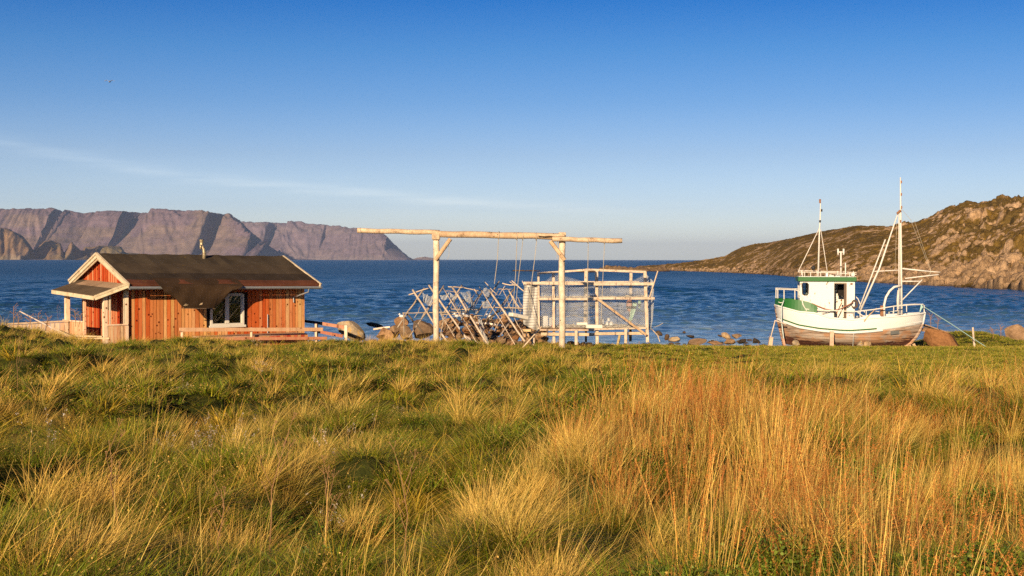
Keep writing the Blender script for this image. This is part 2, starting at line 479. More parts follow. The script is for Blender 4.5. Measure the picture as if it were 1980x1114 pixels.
# ------------------------------------------------------------------ far mountains across the fjord
def build_mountains():
    m, t = material('mountain_rock')
    g = t.n('ShaderNodeNewGeometry').outputs['Position']
    vc = t.n('ShaderNodeVertexColor', layer_name='Col').outputs[0]
    n1 = t.noise(t.mapping(g, (0.018, 0.012, 0.022)), 1.0, 7, 0.72)
    n2 = t.noise(t.mapping(g, (0.004, 0.002, 0.03)), 1.0, 5, 0.6)
    n = t.math('ADD', t.math('MULTIPLY', n1, 0.6), t.math('MULTIPLY', n2, 0.4))
    f = t.ramp(n, [(0.33, 0.6), (0.5, 0.97), (0.66, 1.32)])
    c = t.mix(1.0, vc, f, 'MULTIPLY')
    finish(t, c, 0.95, n1, 1.0, 12.0, spec=0.05)
    def massif(name, label, foot, slopes, top_px, top_row, ytop, base_h, xr, yr, nx, ny, seed, rock, grassy, gl=170.0, gamp=120.0, yend=None, side=None):
        """foot: convex-ish footprint given as a list of coast points (x, y) running left to right"""
        xs = np.linspace(*xr, nx); ysv = np.linspace(*yr, ny)
        X, Y = np.meshgrid(xs, ysv)
        fx = np.array([p[0] for p in foot]); fy = np.array([p[1] for p in foot])
        warp = (fbm(X / gl, Y / (gl * 4), seed, 5, 0.6) - 0.5) * 2
        coast = np.interp(X, fx, fy)
        rid = 1 - np.abs(fbm(X / (gl * 2.2), Y / (gl * 9), seed + 3, 4) * 2 - 1) * 2
        H0 = 0.55 * np.clip(Y - coast, 0, 700) * (fbm(X / 420, Y * 0, seed + 31, 2) * 2 - 1) * 1.6
        H0 = H0 / 48
        rib = 1 - np.abs(fbm(X / (gl * .55) + 0.3 * warp + H0 * 48 / (gl * .55), Y / (gl * 3), seed + 6, 3) * 2 - 1) * 2
        rib2 = 1 - np.abs(fbm(X / 48 + 0.5 * warp + H0, Y / 260, seed + 16, 3) * 2 - 1) * 2.2
        d = Y - coast + gamp * warp + gamp * 0.8 * rid + gamp * 0.6 * rib + gamp * 0.34 * rib2
        # local steepness of the coast line stops side walls from becoming sheer
        gr = np.gradient(np.interp(xs, fx, fy), xs)
        d = d / np.sqrt(1 + np.interp(X, xs, gr) ** 2)
        px = 990 + X / Y * F
        top = 5.2 + (501 - np.interp(px, top_px, top_row)) / F * ytop
        dn = np.clip(d / slopes, 0, 3)
        H = top * np.interp(dn, [0, 0.12, 0.5, 0.78, 0.95, 3], [0, 0.10, 0.48, 0.86, 1.0, 1.08])
        H = np.where(d > 0, H, -6)
        top_s = top + (fbm(X / 300, Y / 300, seed + 9, 4) - 0.5) * 10
        H = np.minimum(H, top_s)
        if side: H = np.minimum(H, top * np.clip((side[0] + 10 * rib2 + 5 * warp - px) * Y / F / side[1], 0, 2) ** 0.9 - np.where(px > side[0] + 10, 6, 0))
        if yend: H = H * np.clip((yend - Y) / 500, 0, 1)
        H = H + np.where(d > 0, (fbm(X / 55, Y / 120, seed + 20, 4, 0.6) - 0.5) * 34 * np.clip(dn, 0, 1), 0)
        V = np.stack([X, Y, H], -1).reshape(-1, 3)
        cn = fbm(X / 260, H / 60, seed + 2, 4)[..., None]
        tt = np.clip((cn - 0.42) * 5, 0, 1)
        C = np.array(rock) * (1 - tt) + np.array(grassy) * tt
        pale = np.clip(1 - H / 45, 0, 1)[..., None] * np.clip((fbm(X / 60, Y / 60, seed + 5, 3)[..., None] - .35) * 4, 0, 1)
        C = C * (1 - pale * 0.5) + np.array([0.34, 0.28, 0.25]) * pale * 0.5
        R, K = Y.shape
        i = np.arange(R - 1)[:, None] * K + np.arange(K - 1)[None, :]
        Fs = np.stack([i, i + 1, i + K + 1, i + K], -1).reshape(-1, 4)
        me = new_mesh(name, V, Fs, m, C.reshape(-1, 3), smooth=False)
        tag(link(name, me), label, 'mountain', kind='structure')
    def wx(px, Y): return (px - 990) / F * Y
    Y1 = 8000
    # left and middle plateau, ending in a steep shaded nose above the cabin roof
    foot = [(wx(-300, 8000), 7900), (wx(-60, 8000), 8200), (wx(20, 8000), 8300), (wx(60, 8000), 8000), (wx(110, 8000), 8150), (wx(170, 8000), 8270), (wx(215, 8000), 8050),
            (wx(260, 8000), 7850), (wx(330, 8000), 7800), (wx(372, 7800), 7740), (wx(392, 7800), 7860), (wx(425, 8000), 7830), (wx(470, 7800), 7750), (wx(500, 7850), 7850), (wx(515, 8000), 8300), (wx(530, 8500), 9300), (wx(560, 9000), 14000)]
    massif('mountain', 'long purple brown plateau mountain across the fjord behind the cabin', foot, 520.0,
           [-300, 0, 100, 130, 160, 185, 210, 300, 400, 436, 450, 560], [405, 404, 403, 408, 412, 409, 406, 408, 412, 414, 418, 440], 8600, 300, (wx(-300, 8000), wx(570, 8000)), (7000, 11500), 620, 300, 3,
           (0.195, 0.135, 0.150), (0.22, 0.155, 0.125), 150.0, 36.0, 10300, (543, 330))
    # farther plateau running out to the sloping cape
    foot = [(wx(300, 10500), 10500), (wx(500, 10500), 10500), (wx(540, 10400), 10250), (wx(600, 10000), 10300), (wx(680, 10000), 10100), (wx(740, 10000), 9950), (wx(784, 9900), 10100), (wx(800, 10000), 12500), (wx(820, 10000), 16000)]
    massif('headland', 'farther grey purple headland sloping down to a cape', foot, 520.0,
           [300, 455, 585, 620, 640, 655, 665, 680, 700, 735, 745, 760, 775, 790, 800], [428, 428, 429, 433, 437, 435, 439, 442, 443, 450, 456, 470, 484, 498, 503], 10700, 300, (wx(300, 10500), wx(812, 10500)), (9500, 13500), 420, 240, 15,
           (0.205, 0.150, 0.170), (0.23, 0.170, 0.175), 170.0, 62.0)
    # nearer brown sea cliffs
    foot = [(wx(-200, 6000), 5900), (wx(40, 6000), 6000), (wx(58, 6000), 6250), (wx(80, 6000), 6020), (wx(118, 6000), 6080), (wx(126, 6000), 6300), (wx(140, 6000), 6060), (wx(155, 6000), 6300), (wx(175, 6000), 6040), (wx(250, 6000), 6080), (wx(300, 6000), 6300), (wx(330, 6000), 6500)]
    massif('cliff', 'low brown sea cliffs at the foot of the left mountain', foot, 190.0,
           [-200, 0, 15, 30, 45, 58, 66, 85, 100, 118, 124, 138, 158, 165, 200, 235, 242, 260, 290, 330], [440, 444, 446, 452, 462, 476, 488, 468, 466, 474, 494, 468, 486, 480, 477, 480, 490, 494, 497, 503], 6250, 100, (wx(-200, 6000), wx(335, 6000)), (5700, 7000), 460, 120, 33,
           (0.26, 0.16, 0.085), (0.22, 0.16, 0.06), 60.0, 40.0)
    # tiny islet past the cape
    mb = MB()
    c = P(822, 501, 12000)
    n = 24; pts = []
    for j in range(5):
        pts.append([(c[0] + 150 * (1 - j / 4.0) ** 0.6 * math.cos(2 * math.pi * k / n), c[1] + 100 * (1 - j / 4.0) ** 0.6 * math.sin(2 * math.pi * k / n), -3 + 7 * j * (1 + 0.2 * math.sin(k * 3 + j))) for k in range(n + 1)])
    mb.grid(pts, (0.22, 0.16, 0.14))
    tag(mb.build('islet', m), 'tiny low islet on the horizon right of the cape', 'islet', kind='structure')

build_mountains()

# ------------------------------------------------------------------ rocky hill across the inlet, right
SH_PX = np.array([1130, 1200, 1270, 1318, 1400, 1480, 1545, 1653, 1800, 1980, 2200])
SH_Y = np.array([760, 720, 690, 620, 560, 480, 395, 322, 275, 236, 205])
CR_PX = np.array([1130, 1250, 1300, 1330, 1360, 1401, 1435, 1455, 1485, 1527, 1586, 1661, 1724, 1750, 1775, 1833, 1904, 1980, 2200])
CR_RW = np.array([517, 513, 509, 506, 502, 494, 475, 472, 468, 460, 446, 434, 436, 431, 426, 402, 389, 379, 350])

def build_hill():
    px = np.linspace(1235, 2110, 1150); t = np.concatenate([np.linspace(-0.06, 1.1, 420), np.linspace(1.12, 2.2, 30)])
    PX, T = np.meshgrid(px, t)
    ysh = np.interp(PX, SH_PX, SH_Y)
    depth = np.interp(PX, [1235, 1300, 1400, 1600, 1800, 2200], [20, 40, 90, 190, 190, 180])
    Y = ysh + depth * T
    X = (PX - 990) / F * Y
    yc = ysh + depth
    zc = np.maximum(5.2 + (501 - np.interp(PX, CR_PX, CR_RW)) / F * yc, 1.5)
    # beach of rubble, then a steeper slope up to the ridge
    tt = np.clip(T, 0, 1)
    prof = np.where(tt < 0.25, tt * 0.6, 0.15 + 0.85 * np.clip((tt - 0.25) / 0.75, 0, 1) ** 0.85)
    Z = zc * prof - np.clip(T - 1, 0, 9) * zc * 0.25
    right = np.clip((PX - 1650) / 250, 0, 1)
    crag = fbm(X / 14, Y / 14, 71, 5, 0.55)
    ledge = np.abs(fbm(X / 9, Y / 22, 75, 4) * 2 - 1)
    k = np.clip(zc / 8, 0.15, 1) * np.clip(T * 4, 0, 1)
    Z = Z + k * (crag - 0.5) * (1.5 + 3.3 * right) * (1 - 0.6 * np.clip((tt - 0.8) * 5, 0, 1))
    Z = Z - k * np.clip(0.18 - ledge, 0, 1) * 7 * right
    st = 2.2 + fbm(X / 30, Y / 30, 5, 2)
    terr = np.floor(Z / st) * st + st * np.clip(((Z / st) % 1) * 2.2 - 1.2, 0, 1)
    terr_m = np.clip((fbm(X / 25, Y / 25, 90, 3) - 0.45) * 6, 0, 1) * right
    Z = Z * (1 - terr_m * 0.6) + terr * terr_m * 0.6
    rubm = np.zeros_like(Z)
    for sc, a, sd_ in ((1.2, 0.50, 1), (2.2, 0.85, 2), (4.0, 1.2, 3), (7.5, 1.7, 4)):
        f1, idv = voronoi(X / sc, Y / sc, sd_)
        keep = np.where(idv > (0.35 if sc < 2 else 0.6), 1, 0)
        b = np.sqrt(np.clip(1 - (f1 / 0.55) ** 2, 0, 1)) * keep * (0.35 + idv)
        low = np.clip(1.25 - T * 2.2, 0.18, 1)
        pat = np.clip((fbm(X / 17, Y / 17, 60 + sd_, 3) - 0.47) * 9, 0, 1)
        am = np.maximum(low * (0.75 + .25 * right), pat * (0.22 + 0.78 * right)) * (1 if sc < 3 else 0.45 + .55 * right)
        Z = Z + a * b * am * np.clip(T * 14 + 0.5, 0, 1)
        rubm = np.maximum(rubm, np.clip(b * 1.4, 0, 1) * am)
    Z = np.where(T < 0, -1.5 + Z * 0.3, Z)
    g1 = fbm(X / 8, Y / 8, 101, 5, 0.62); g2 = fbm(X / 2.2, Y / 2.2, 105, 3)
    gz, _ = np.gradient(Z); gy, _ = np.gradient(Y)
    slope = np.abs(gz / np.maximum(np.abs(gy), 1e-3))
    rock = np.clip((g1 - 0.478) * 12 + (g2 - 0.60) * 11 + rubm * 1.5 + (slope - 0.9) * 1.2 + np.clip(0.38 - T, 0, 1) * 12 * (0.4 + g2) + 0.25 * right - 0.1, 0, 1)
    rc = np.stack([0.42 + 0.34 * (g2 - .5), 0.272 + 0.24 * (g2 - .5), 0.152 + 0.15 * (g2 - .5)], -1)
    gr = np.stack([0.145 + 0.24 * (g1 - .3), 0.092 + 0.12 * (g1 - .3) , 0.026 + 0 * g1], -1)
    C = gr * (1 - rock[..., None]) + rc * rock[..., None]
    wet = (np.clip(1 - Z / 0.5, 0, 1) * np.clip(1 - T * 9, 0, 1))[..., None]
    C = C * (1 - 0.82 * wet)
    V = np.stack([X, Y, Z], -1).reshape(-1, 3)
    R, K = Y.shape
    i = np.arange(R - 1)[:, None] * K + np.arange(K - 1)[None, :]
    Fs = np.stack([i, i + 1, i + K + 1, i + K], -1).reshape(-1, 4)
    m, tn = material('hillside')
    g = tn.n('ShaderNodeNewGeometry').outputs['Position']
    vc = tn.n('ShaderNodeVertexColor', layer_name='Col').outputs[0]
    n1 = tn.noise(g, 0.9, 6, 0.7); n2 = tn.noise(g, 4.0, 4, 0.7)
    f = tn.ramp(n1, [(0.36, 0.55), (0.5, 0.97), (0.66, 1.35)])
    finish(tn, tn.mix(1.0, vc, f, 'MULTIPLY'), 0.95, n2, 0.9, 0.4, spec=0.08)
    tag(link('hill', new_mesh('hill', V, Fs, m, C.reshape(-1, 3))), 'rocky hillside with brown grass across the inlet', 'hill', kind='structure')
    return m

HILL_MAT = build_hill()

def build_skerries():
    specs = [((1152, 1242), 692, 508, 6, 'low skerry farthest out behind the net cage'),
             ((1112, 1160), 560, 514, 5, 'small dark skerry awash left of the skerries'),
             ((1155, 1300), 610, 512, 9, 'longer skerry just off the tip of the hill'),
             ((985, 1050), 600, 520, 3, 'thin skerry awash behind the gallows frame')]
    for q, ((a, b), Y, row, seed, lab) in enumerate(specs):
        hz = {0: 2.0, 1: 0.8, 2: 2.7, 3: 0.4}[q]
        s = np.linspace(0, 1, 140); d = np.linspace(-1, 1, 50)
        S, D = np.meshgrid(s, d)
        X = ((a + (b - a) * S) - 990) / F * Y
        half = 9 + 5 * fbm(S * 6, S * 0, seed, 3)
        Yy = Y + D * half
        env = np.clip(1 - D ** 2, 0, 1) * np.clip(S * 9, 0, 1) * np.clip((1 - S) * 9, 0, 1)
        f1, idv = voronoi(X / 2.2, Yy / 2.2, seed)
        Z = -0.6 + env * (hz * (0.15 + 1.5 * np.clip(fbm(S * 7, D * 1.2, seed + 5, 4) - 0.25, 0, 1)) + 0.8 * np.clip(0.6 - f1, 0, 1)) + env * 0.5
        V = np.stack([X, Yy, Z], -1).reshape(-1, 3)
        R, K = X.shape
        i = np.arange(R - 1)[:, None] * K + np.arange(K - 1)[None, :]
        Fs = np.stack([i, i + 1, i + K + 1, i + K], -1).reshape(-1, 4)
        g = fbm(X / 3, Yy / 3, seed, 4)[..., None]
        C = np.array([0.24, 0.15, 0.075]) * (0.7 + 0.7 * g)
        C = np.where(Z[..., None] < 0.25, C * 0.25, C)
        tag(link('skerry', new_mesh('skerry', V, Fs, HILL_MAT, C.reshape(-1, 3))), lab, 'skerry', kind='structure')

build_skerries()
# ------------------------------------------------------------------ shared materials
WOOD = wood_mat('weathered_wood', (0.48, 0.375, 0.285), (0.72, 0.615, 0.50), kr=0.09)
WOOD_GREY = wood_mat('grey_wood', (0.26, 0.19, 0.135), (0.47, 0.37, 0.28))
BOARD = wood_mat('cladding_boards', (0.78, 0.72, 0.66), (1.0, 1.0, 1.0), dark=(0.20, 0.10, 0.06), sc=(1, 1, 0.18), kr=0.20, ks=3.6)
TRIM = wood_mat('trim_boards', (0.55, 0.43, 0.28), (0.72, 0.60, 0.43), dark=(0.22, 0.15, 0.09), knots=False)
RACKW = wood_mat('bleached_wood', (0.42, 0.34, 0.27), (0.64, 0.55, 0.45), kr=0.08)
DARK = flat_mat('dark_interior', (0.015, 0.012, 0.010), 0.9)
ROPE = flat_mat('rope', (0.42, 0.36, 0.27), 0.9)
NETM = flat_mat('netting', (0.60, 0.60, 0.58), 0.8)
WHITE = flat_mat('white_plastic', (0.72, 0.70, 0.66), 0.5)
ZINC = flat_mat('zinc', (0.32, 0.33, 0.34), 0.45, 0.4)
STONE_SETS = {}

def stone_mat(name, a, b, lich=None):
    m, t = material(name)
    v = objvec(t)
    n1 = t.noise(v, 2.2, 6, 0.7); n2 = t.noise(v, 14.0, 4, 0.7)
    c = t.ramp(t.math('ADD', t.math('MULTIPLY', n1, 0.65), t.math('MULTIPLY', n2, 0.35)), [(0.35, tuple(x * 0.45 for x in a)), (0.5, a), (0.66, b)])
    r = t.n('ShaderNodeObjectInfo').outputs['Random']
    c = t.mix(1.0, c, t.ramp(r, [(0.0, (0.6, 0.6, 0.62)), (0.5, (1, 1, 1)), (1.0, (1.25, 1.05, 0.85))]), 'MULTIPLY')
    if lich:
        l = t.ramp(t.noise(v, 3.1, 4), [(0.56, 0.0), (0.62, 1.0)])
        c = t.mix(l, c, lich)
    finish(t, c, 0.9, n2, 0.7, 0.03, spec=0.15)
    return m

STONE = stone_mat('shore_stone', (0.27, 0.17, 0.095), (0.42, 0.29, 0.18))
STONE_PALE = stone_mat('pale_stone', (0.36, 0.27, 0.17), (0.56, 0.45, 0.32), lich=(0.50, 0.30, 0.08))
STONE_DARK = stone_mat('wet_stone', (0.09, 0.065, 0.045), (0.20, 0.13, 0.075))
STONE_RED = stone_mat('red_stone', (0.19, 0.10, 0.045), (0.30, 0.16, 0.075))

def rock_geo(seed, sub=3, flat=0.85, cuts=17):
    import bmesh
    bm = bmesh.new(); bmesh.ops.create_icosphere(bm, subdivisions=sub, radius=1.0)
    V = np.array([v.co[:] for v in bm.verts]); Fs = [tuple(v.index for v in f.verts) for f in bm.faces]; bm.free()
    rng = np.random.RandomState(seed)
    for _ in range(cuts):
        n = rng.normal(size=3); n /= np.linalg.norm(n); d = rng.uniform(0.42, 0.8)
        s = V @ n - d
        V = V - np.outer(np.clip(s, 0, None) * 0.98, n)
    V *= 1 + 0.16 * (fbm(V[:, 0] * 1.7 + seed, V[:, 1] * 1.7 + V[:, 2], seed, 4)[:, None] - 0.5)
    V[:, 2] *= flat
    return V, Fs

ROCKS = {}
def rock_mesh(k, M):
    key = (k, M.name)
    if key not in ROCKS:
        V, Fs = rock_geo(100 + k)
        V = V / np.abs(V).max(0)
        ROCKS[key] = new_mesh('boulder', [tuple(v) for v in V], Fs, M)
    return ROCKS[key]

def rock(c, size, k, M, label, group=None, name='boulder', rz=None, cat='boulder'):
    o = link(name, rock_mesh(k % 9, M)); o.location = tuple(c); o.scale = tuple(np.array(size) / 2)
    o.rotation_euler = (0, 0, 0)
    r = random.Random(int(k * 77 + c[0] * 13))
    o.rotation_euler = (r.uniform(-.25, .25), r.uniform(-.25, .25), r.uniform(0, 6.28) if rz is None else rz)
    return tag(o, label, cat, group)

def rock_px(x0, x1, r0, r1, Y, k, M, label, group=None, name='boulder', cat='boulder', dep=0.8):
    c = P((x0 + x1) / 2, (r0 + r1) / 2, Y); wd = (x1 - x0) / F * Y * 1.08; ht = (r1 - r0) / F * Y * 1.15
    return rock(c, (wd, wd * dep, ht), k, M, label, group, name, rz=0.0 if wd > 1.0 else None, cat=cat)

# ------------------------------------------------------------------ cabin
TH = math.radians(40)
cu = np.array([math.cos(TH), math.sin(TH), 0]); cv = np.array([-math.sin(TH), math.cos(TH), 0]); cz = np.array([0, 0, 1.0])
C0 = P(247, 600, 60); C0[2] = 0

def L(U, V, Z): return C0 + cu * U + cv * V + cz * Z
def fU(px, row, V=0.0):
    w_ = on_plane(px, row, C0 + cv * V, cv) - C0; return float(w_ @ cu), float(w_[2])
def gV(px, row, U=0.0):
    w_ = on_plane(px, row, C0 + cu * U, cu) - C0; return float(w_ @ cv), float(w_[2])

def build_cabin():
    rng = random.Random(5)
    cab = thing('cabin', L(4.5, 2.5, 1.0), 'small red and bare wood cabin with sagging dark felt roof and leaning porch', 'cabin')
    UW = 9.16; VW = 5.1
    slope = (5.40 - 4.05) / 3.4
    def rz(V): return 4.05 + (V + 0.8) * slope if V < 2.6 else 5.40 - (V - 2.6) * slope
    w0, w1 = fU(404, 600)[0], fU(474, 600)[0]; wz0, wz1 = 1.98, 3.63
    def board_color(U, red):
        wood = np.array(rng.choice([(0.80, 0.46, 0.17), (0.84, 0.50, 0.20), (0.74, 0.40, 0.14), (0.86, 0.55, 0.25)])); paint = np.array(rng.choice([(0.56, 0.09, 0.015), (0.62, 0.13, 0.028)]))
        k = min(1.0, max(0.0, rng.gauss(red, 0.22)))
        if rng.random() < 0.12: k = min(1, k + .4)
        c = (wood * (1 - k) + paint * k) * rng.uniform(0.88, 1.1)
        return tuple(c)
    # front wall of vertical boards, cut around the window
    fw = MB()
    U = 0.0
    while U < UW:
        wd = rng.uniform(0.15, 0.21); u1 = min(U + wd, UW)
        redp = float(np.interp(U, [0, 0.6, 1.2, 2.5, 4, 5.8, 6.6, 7.6, 9.2], [0.85, 0.55, 0.35, 0.25, 0.32, 0.9, 0.85, 0.6, 0.45]))
        c = board_color(U, redp); lift = rng.uniform(0, 0.012); gap = 0.028
        def seg(za, zb):
            if zb - za > 0.05:
                fw.box(L((U + u1 - gap) / 2, 0.03 - lift, (za + zb) / 2), (cu, cv, cz), ((u1 - U - gap) / 2, 0.014, (zb - za) / 2), c)
        zt = rz(0) - 0.14
        if u1 > w0 and U < w1:
            seg(0.7, wz0); seg(wz1, zt)
        else: seg(0.7, zt)
        U = u1
    wall = fw.build('wall', BOARD, cab)
    # gable wall toward the porch
    gw = MB(); V = 0.0
    while V < VW:
        wd = rng.uniform(0.105, 0.13); v1 = min(V + wd, VW)
        c = rng.choice([(0.46, 0.06, 0.012), (0.52, 0.08, 0.02), (0.42, 0.05, 0.012), (0.56, 0.14, 0.04)])
        zt = rz((V + v1) / 2) - 0.1
        if int(V / 0.12) % 2 and rng.random() < 0.7: cc = (0.66, 0.30, 0.15)
        else: cc = c
        gw.box(L(0.0 - (0.02 if int(V / 0.12) % 2 else 0.0), (V + v1 - 0.022) / 2, (0.7 + zt) / 2), (cv, cu, cz), ((v1 - V - 0.022) / 2, 0.014, (zt - 0.7) / 2), cc)
        V = v1
    gw.build('gable_wall', BOARD, cab)
    # core: dark panels behind the boards (front cut round the window), back and right walls
    co = MB(); back = (0.30, 0.12, 0.07)
    def front_core(u0, u1, za, zb): co.box(L((u0 + u1) / 2, 0.075, (za + zb) / 2), (cu, cv, cz), ((u1 - u0) / 2, 0.02, (zb - za) / 2), (0.03, 0.02, 0.015))
    front_core(0.03, w0, 0.7, 4.15); front_core(w1, UW - 0.03, 0.7, 4.15); front_core(w0, w1, 0.7, wz0); front_core(w0, w1, wz1, 4.15)
    for (U0, s) in ((0.045, -1), (UW - 0.04, 1)):
        for i in range(12):
            va, vb = 0.11 + (VW - 0.15) * i / 12, 0.11 + (VW - 0.15) * (i + 1) / 12
            zt = rz((va + vb) / 2) - 0.12
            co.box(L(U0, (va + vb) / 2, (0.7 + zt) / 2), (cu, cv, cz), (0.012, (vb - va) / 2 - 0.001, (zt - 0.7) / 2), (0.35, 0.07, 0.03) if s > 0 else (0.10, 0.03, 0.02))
    co.box(L(UW / 2, VW, 2.4), (cu, cv, cz), (UW / 2 - 0.1, 0.03, 1.7), back)
    co.box(L(UW / 2, 2.5, 1.35), (cu, cv, cz), (UW / 2 - 0.15, 2.3, 0.04), (0.15, 0.1, 0.07))
    co.build('inner_wall', BOARD, cab)
    # roof
    felt_m, t = material('roof_felt')
    v = t.n('ShaderNodeTexCoord').outputs['Object']
    n1 = t.noise(v, 0.9, 5, 0.65); n2 = t.noise(v, 30, 3); vc = t.n('ShaderNodeVertexColor', layer_name='Col').outputs[0]
    c = t.mix(1.0, t.ramp(n1, [(0.35, (0.70, 0.66, 0.62)), (0.6, (1.1, 1.05, 1.0))]), vc, 'MULTIPLY')
    moss = t.ramp(t.noise(v, 2.2, 5, 0.7), [(0.66, 0.0), (0.72, 1.0)])
    c = t.mix(moss, c, (0.16, 0.10, 0.025))
    finish(t, c, 0.95, n2, 0.6, 0.01, spec=0.1)
    U0, U1 = -0.30, 9.5
    U1r = 9.40
    def droop(V):  # ridge sags at the right end, eave sinks a little too
        return -0.12 if V > 1 else -0.10
    rf = MB()
    N = 26
    bands = [(-0.80, -0.42, (0.12, 0.045, 0.025)), (-0.42, 0.35, (0.045, 0.033, 0.024)), (0.35, 1.45, (0.075, 0.056, 0.037)), (1.45, 2.6, (0.068, 0.053, 0.036))]
    wav = np.random.RandomState(3).normal(0, 0.012, (N + 1, 8))
    for bi, (va, vb, colr) in enumerate(bands):
        for i in range(N):
            ua, ub = U0 + (U1 - U0) * i / N, U0 + (U1 - U0) * (i + 1) / N
            def pt(U, V, k, top):
                f = (U - U0) / (U1 - U0)
                z = rz(V) - 0.11 * f + (0.0 if not top else 0.06 + 0.008 * (3 - bi)) + wav[k][bi]
                if V < -0.6: z -= 0.03 * math.sin(U * 1.4) ** 2
                return L(U if U < U1 - 0.01 else U - 0.05 * (V + 0.8) / 3.4, V, z)
            vs = [pt(ua, va, i, 0), pt(ub, va, i + 1, 0), pt(ub, vb, i + 1, 0), pt(ua, vb, i, 0), pt(ua, va, i, 1), pt(ub, va, i + 1, 1), pt(ub, vb, i + 1, 1), pt(ua, vb, i, 1)]
            rf.add(vs, [(0, 3, 2, 1), (4, 5, 6, 7), (0, 1, 5, 4), (2, 3, 7, 6), (1, 2, 6, 5), (3, 0, 4, 7)], colr)
    roof = rf.build('roof', felt_m, cab)
    rb = MB()
    rb.grid([[L(U, 2.6, 5.44 - 0.11 * (U - U0) / 9.7), L(U, 4.2, 4.80 - 0.1 * (U - U0) / 9.7), L(U, 5.8, 4.11 - 0.1 * (U - U0) / 9.7)] for U in (U0, 3, 6, U1r)], (0.07, 0.055, 0.045), (0, 0, -0.06))
    rb.build('back_roof', felt_m, cab)
    # under-roof boards and verge trim
    cc = (1, 1, 1)
    for (UU, s) in ((U0 - 0.02, 1), (U1 + 0.0, -1)):
        vt = MB()
        dz = 0 if s == 1 else -0.11
        sh = 0 if s == 1 else -0.07
        for (va, vb) in ((-0.86, 2.6), (5.86, 2.6)):
            za, zb = rz(va) + dz, rz(vb) + dz
            q0 = L(UU, va, za - 0.02); q1 = L(UU + sh, vb, zb - 0.02)
            vt.beam(q0, q1, 0.045, 0.24, cc, side=cu)
            q0 = L(UU - s * 0.045, va, za + 0.05); q1 = L(UU + sh - s * 0.045, vb, zb + 0.05)
            vt.beam(q0, q1, 0.05, 0.10, (0.9, 0.9, 0.9), side=cu)
            if s == 1:
                q0 = L(UU + 0.05, va + (0.25 if va < 0 else -0.25), za - 0.17 + 0.1); q1 = L(UU + 0.05, vb, zb - 0.2)
                vt.beam(q0, q1, 0.04, 0.12, (0.75, 0.7, 0.65), side=cu)
        vt.build('verge_board', TRIM, cab)
    so = MB()
    so.grid([[L(U, V, rz(V) - 0.035 - 0.11 * (U + .3) / 9.8) for V in (-0.78, 0.9, 2.58)] for U in (U0 + 0.02, U1 - 0.07)], (0.20, 0.06, 0.035), (0, 0, -0.03))
    so.grid([[L(U, V, rz(V) - 0.06 - 0.11 * (U + .3) / 9.8) for V in (2.62, 4.2, 5.75)] for U in (U0 + 0.02, U1 - 0.2)], (0.20, 0.06, 0.035), (0, 0, -0.03))
    so.build('soffit', BOARD, cab)
    # gutter on both sides of the slipped felt
    def gutter(p0, p1):
        g = MB()
        a0 = fU(p0, 556, -0.84)[0]; a1 = fU(p1, 556, -0.84)[0]
        arc = []
        for k in range(7):
            an = math.pi * k / 6
            arc.append((-0.88 - 0.075 * math.cos(an), -0.065 * math.sin(an)))
        zz = lambda U: 3.93 - 0.10 * (U + .3) / 9.8
        g.grid([[L(U, vv, zz(U) + dz) for (vv, dz) in arc] for U in np.linspace(a0, a1, 8)], (1, 1, 1), (0, 0, -0.008))
        g.beam(L(a0, -0.80, zz(a0) - 0.02), L(a1, -0.80, zz(a1) - 0.02), 0.03, 0.14, (0.7, 0.7, 0.7))
        g.beam(L(a0, -0.965, zz(a0) + 0.045), L(a1, -0.965, zz(a1) + 0.045), 0.02, 0.02, (1.6, 1.6, 1.6))
        return g.build('gutter', ZINC, cab)
    gutter(250, 314)
    gr = gutter(448, 621)
    dp = MB(); u_ = fU(597, 562, -0.88)[0]
    dp.tube([L(u_, -0.88, 3.80), L(u_, -0.86, 3.62), L(u_ - 0.25, -0.25, 3.42), L(u_ - 0.34, -0.04, 3.36), L(u_ - 0.34, -0.05, 3.1)], 0.035, 8, (0.5, 0.5, 0.5))
    dp.build('downpipe', ZINC, cab)
    cp_ = MB(); u_ = fU(517, 600, -0.03)[0]
    cp_.tube([L(u_, -0.06, 2.55), L(u_, -0.06, 0.9)], 0.022, 6, (1.3, 1.3, 1.3)); cp_.build('cable_pipe', ZINC, cab)
    # sheet of felt that slid over the eave
    bot = [(318, 566), (330, 570), (340, 577), (348, 588), (354, 594), (366, 596), (414, 597), (421, 589), (434, 579), (446, 566), (460, 558)]
    N = 30; rows_ = []
    ups = [fU(x, 556, -0.95)[0] for x in (308, 470)]
    bx = np.array([fU(x, r, -1.1)[0] for x, r in bot]); bz = np.array([fU(x, r, -1.1)[1] for x, r in bot])
    for i in range(N + 1):
        f = i / N; Ut = ups[0] + (ups[1] - ups[0]) * f
        Ub = bx[0] + (bx[-1] - bx[0]) * f; zb = float(np.interp(Ub, bx, bz))
        zr0 = rz(-0.25) + 0.085 - 0.11 * (Ut + .3) / 9.8; ze = rz(-0.95) + 0.06 - 0.11 * (Ut + .3) / 9.8
        pts = [L(Ut, -0.25, zr0), L(Ut, -0.6, rz(-0.6) + 0.085 - 0.11 * (Ut + .3) / 9.8), L(Ut, -0.92, ze)]
        for g_ in (0.15, 0.35, 0.6, 0.8, 1.0):
            bul = -1.0 - 0.16 * math.sin(g_ * 2.6) + 0.015 * math.sin(i * 1.1 + g_ * 4)
            pts.append(L(Ut + (Ub - Ut) * g_, bul, ze + (zb - ze) * g_ - 0.01 * math.sin(i * 0.9)))
        rows_.append(pts)
    hf = MB(); hf.grid(rows_, (0.055, 0.033, 0.018), cv * 0.02 + cz * -0.012)
    hang = hf.build('loose_felt', felt_m, cab)
    hang['label'] = 'slipped sheet of roofing felt hanging over the eave'
    lip = MB()
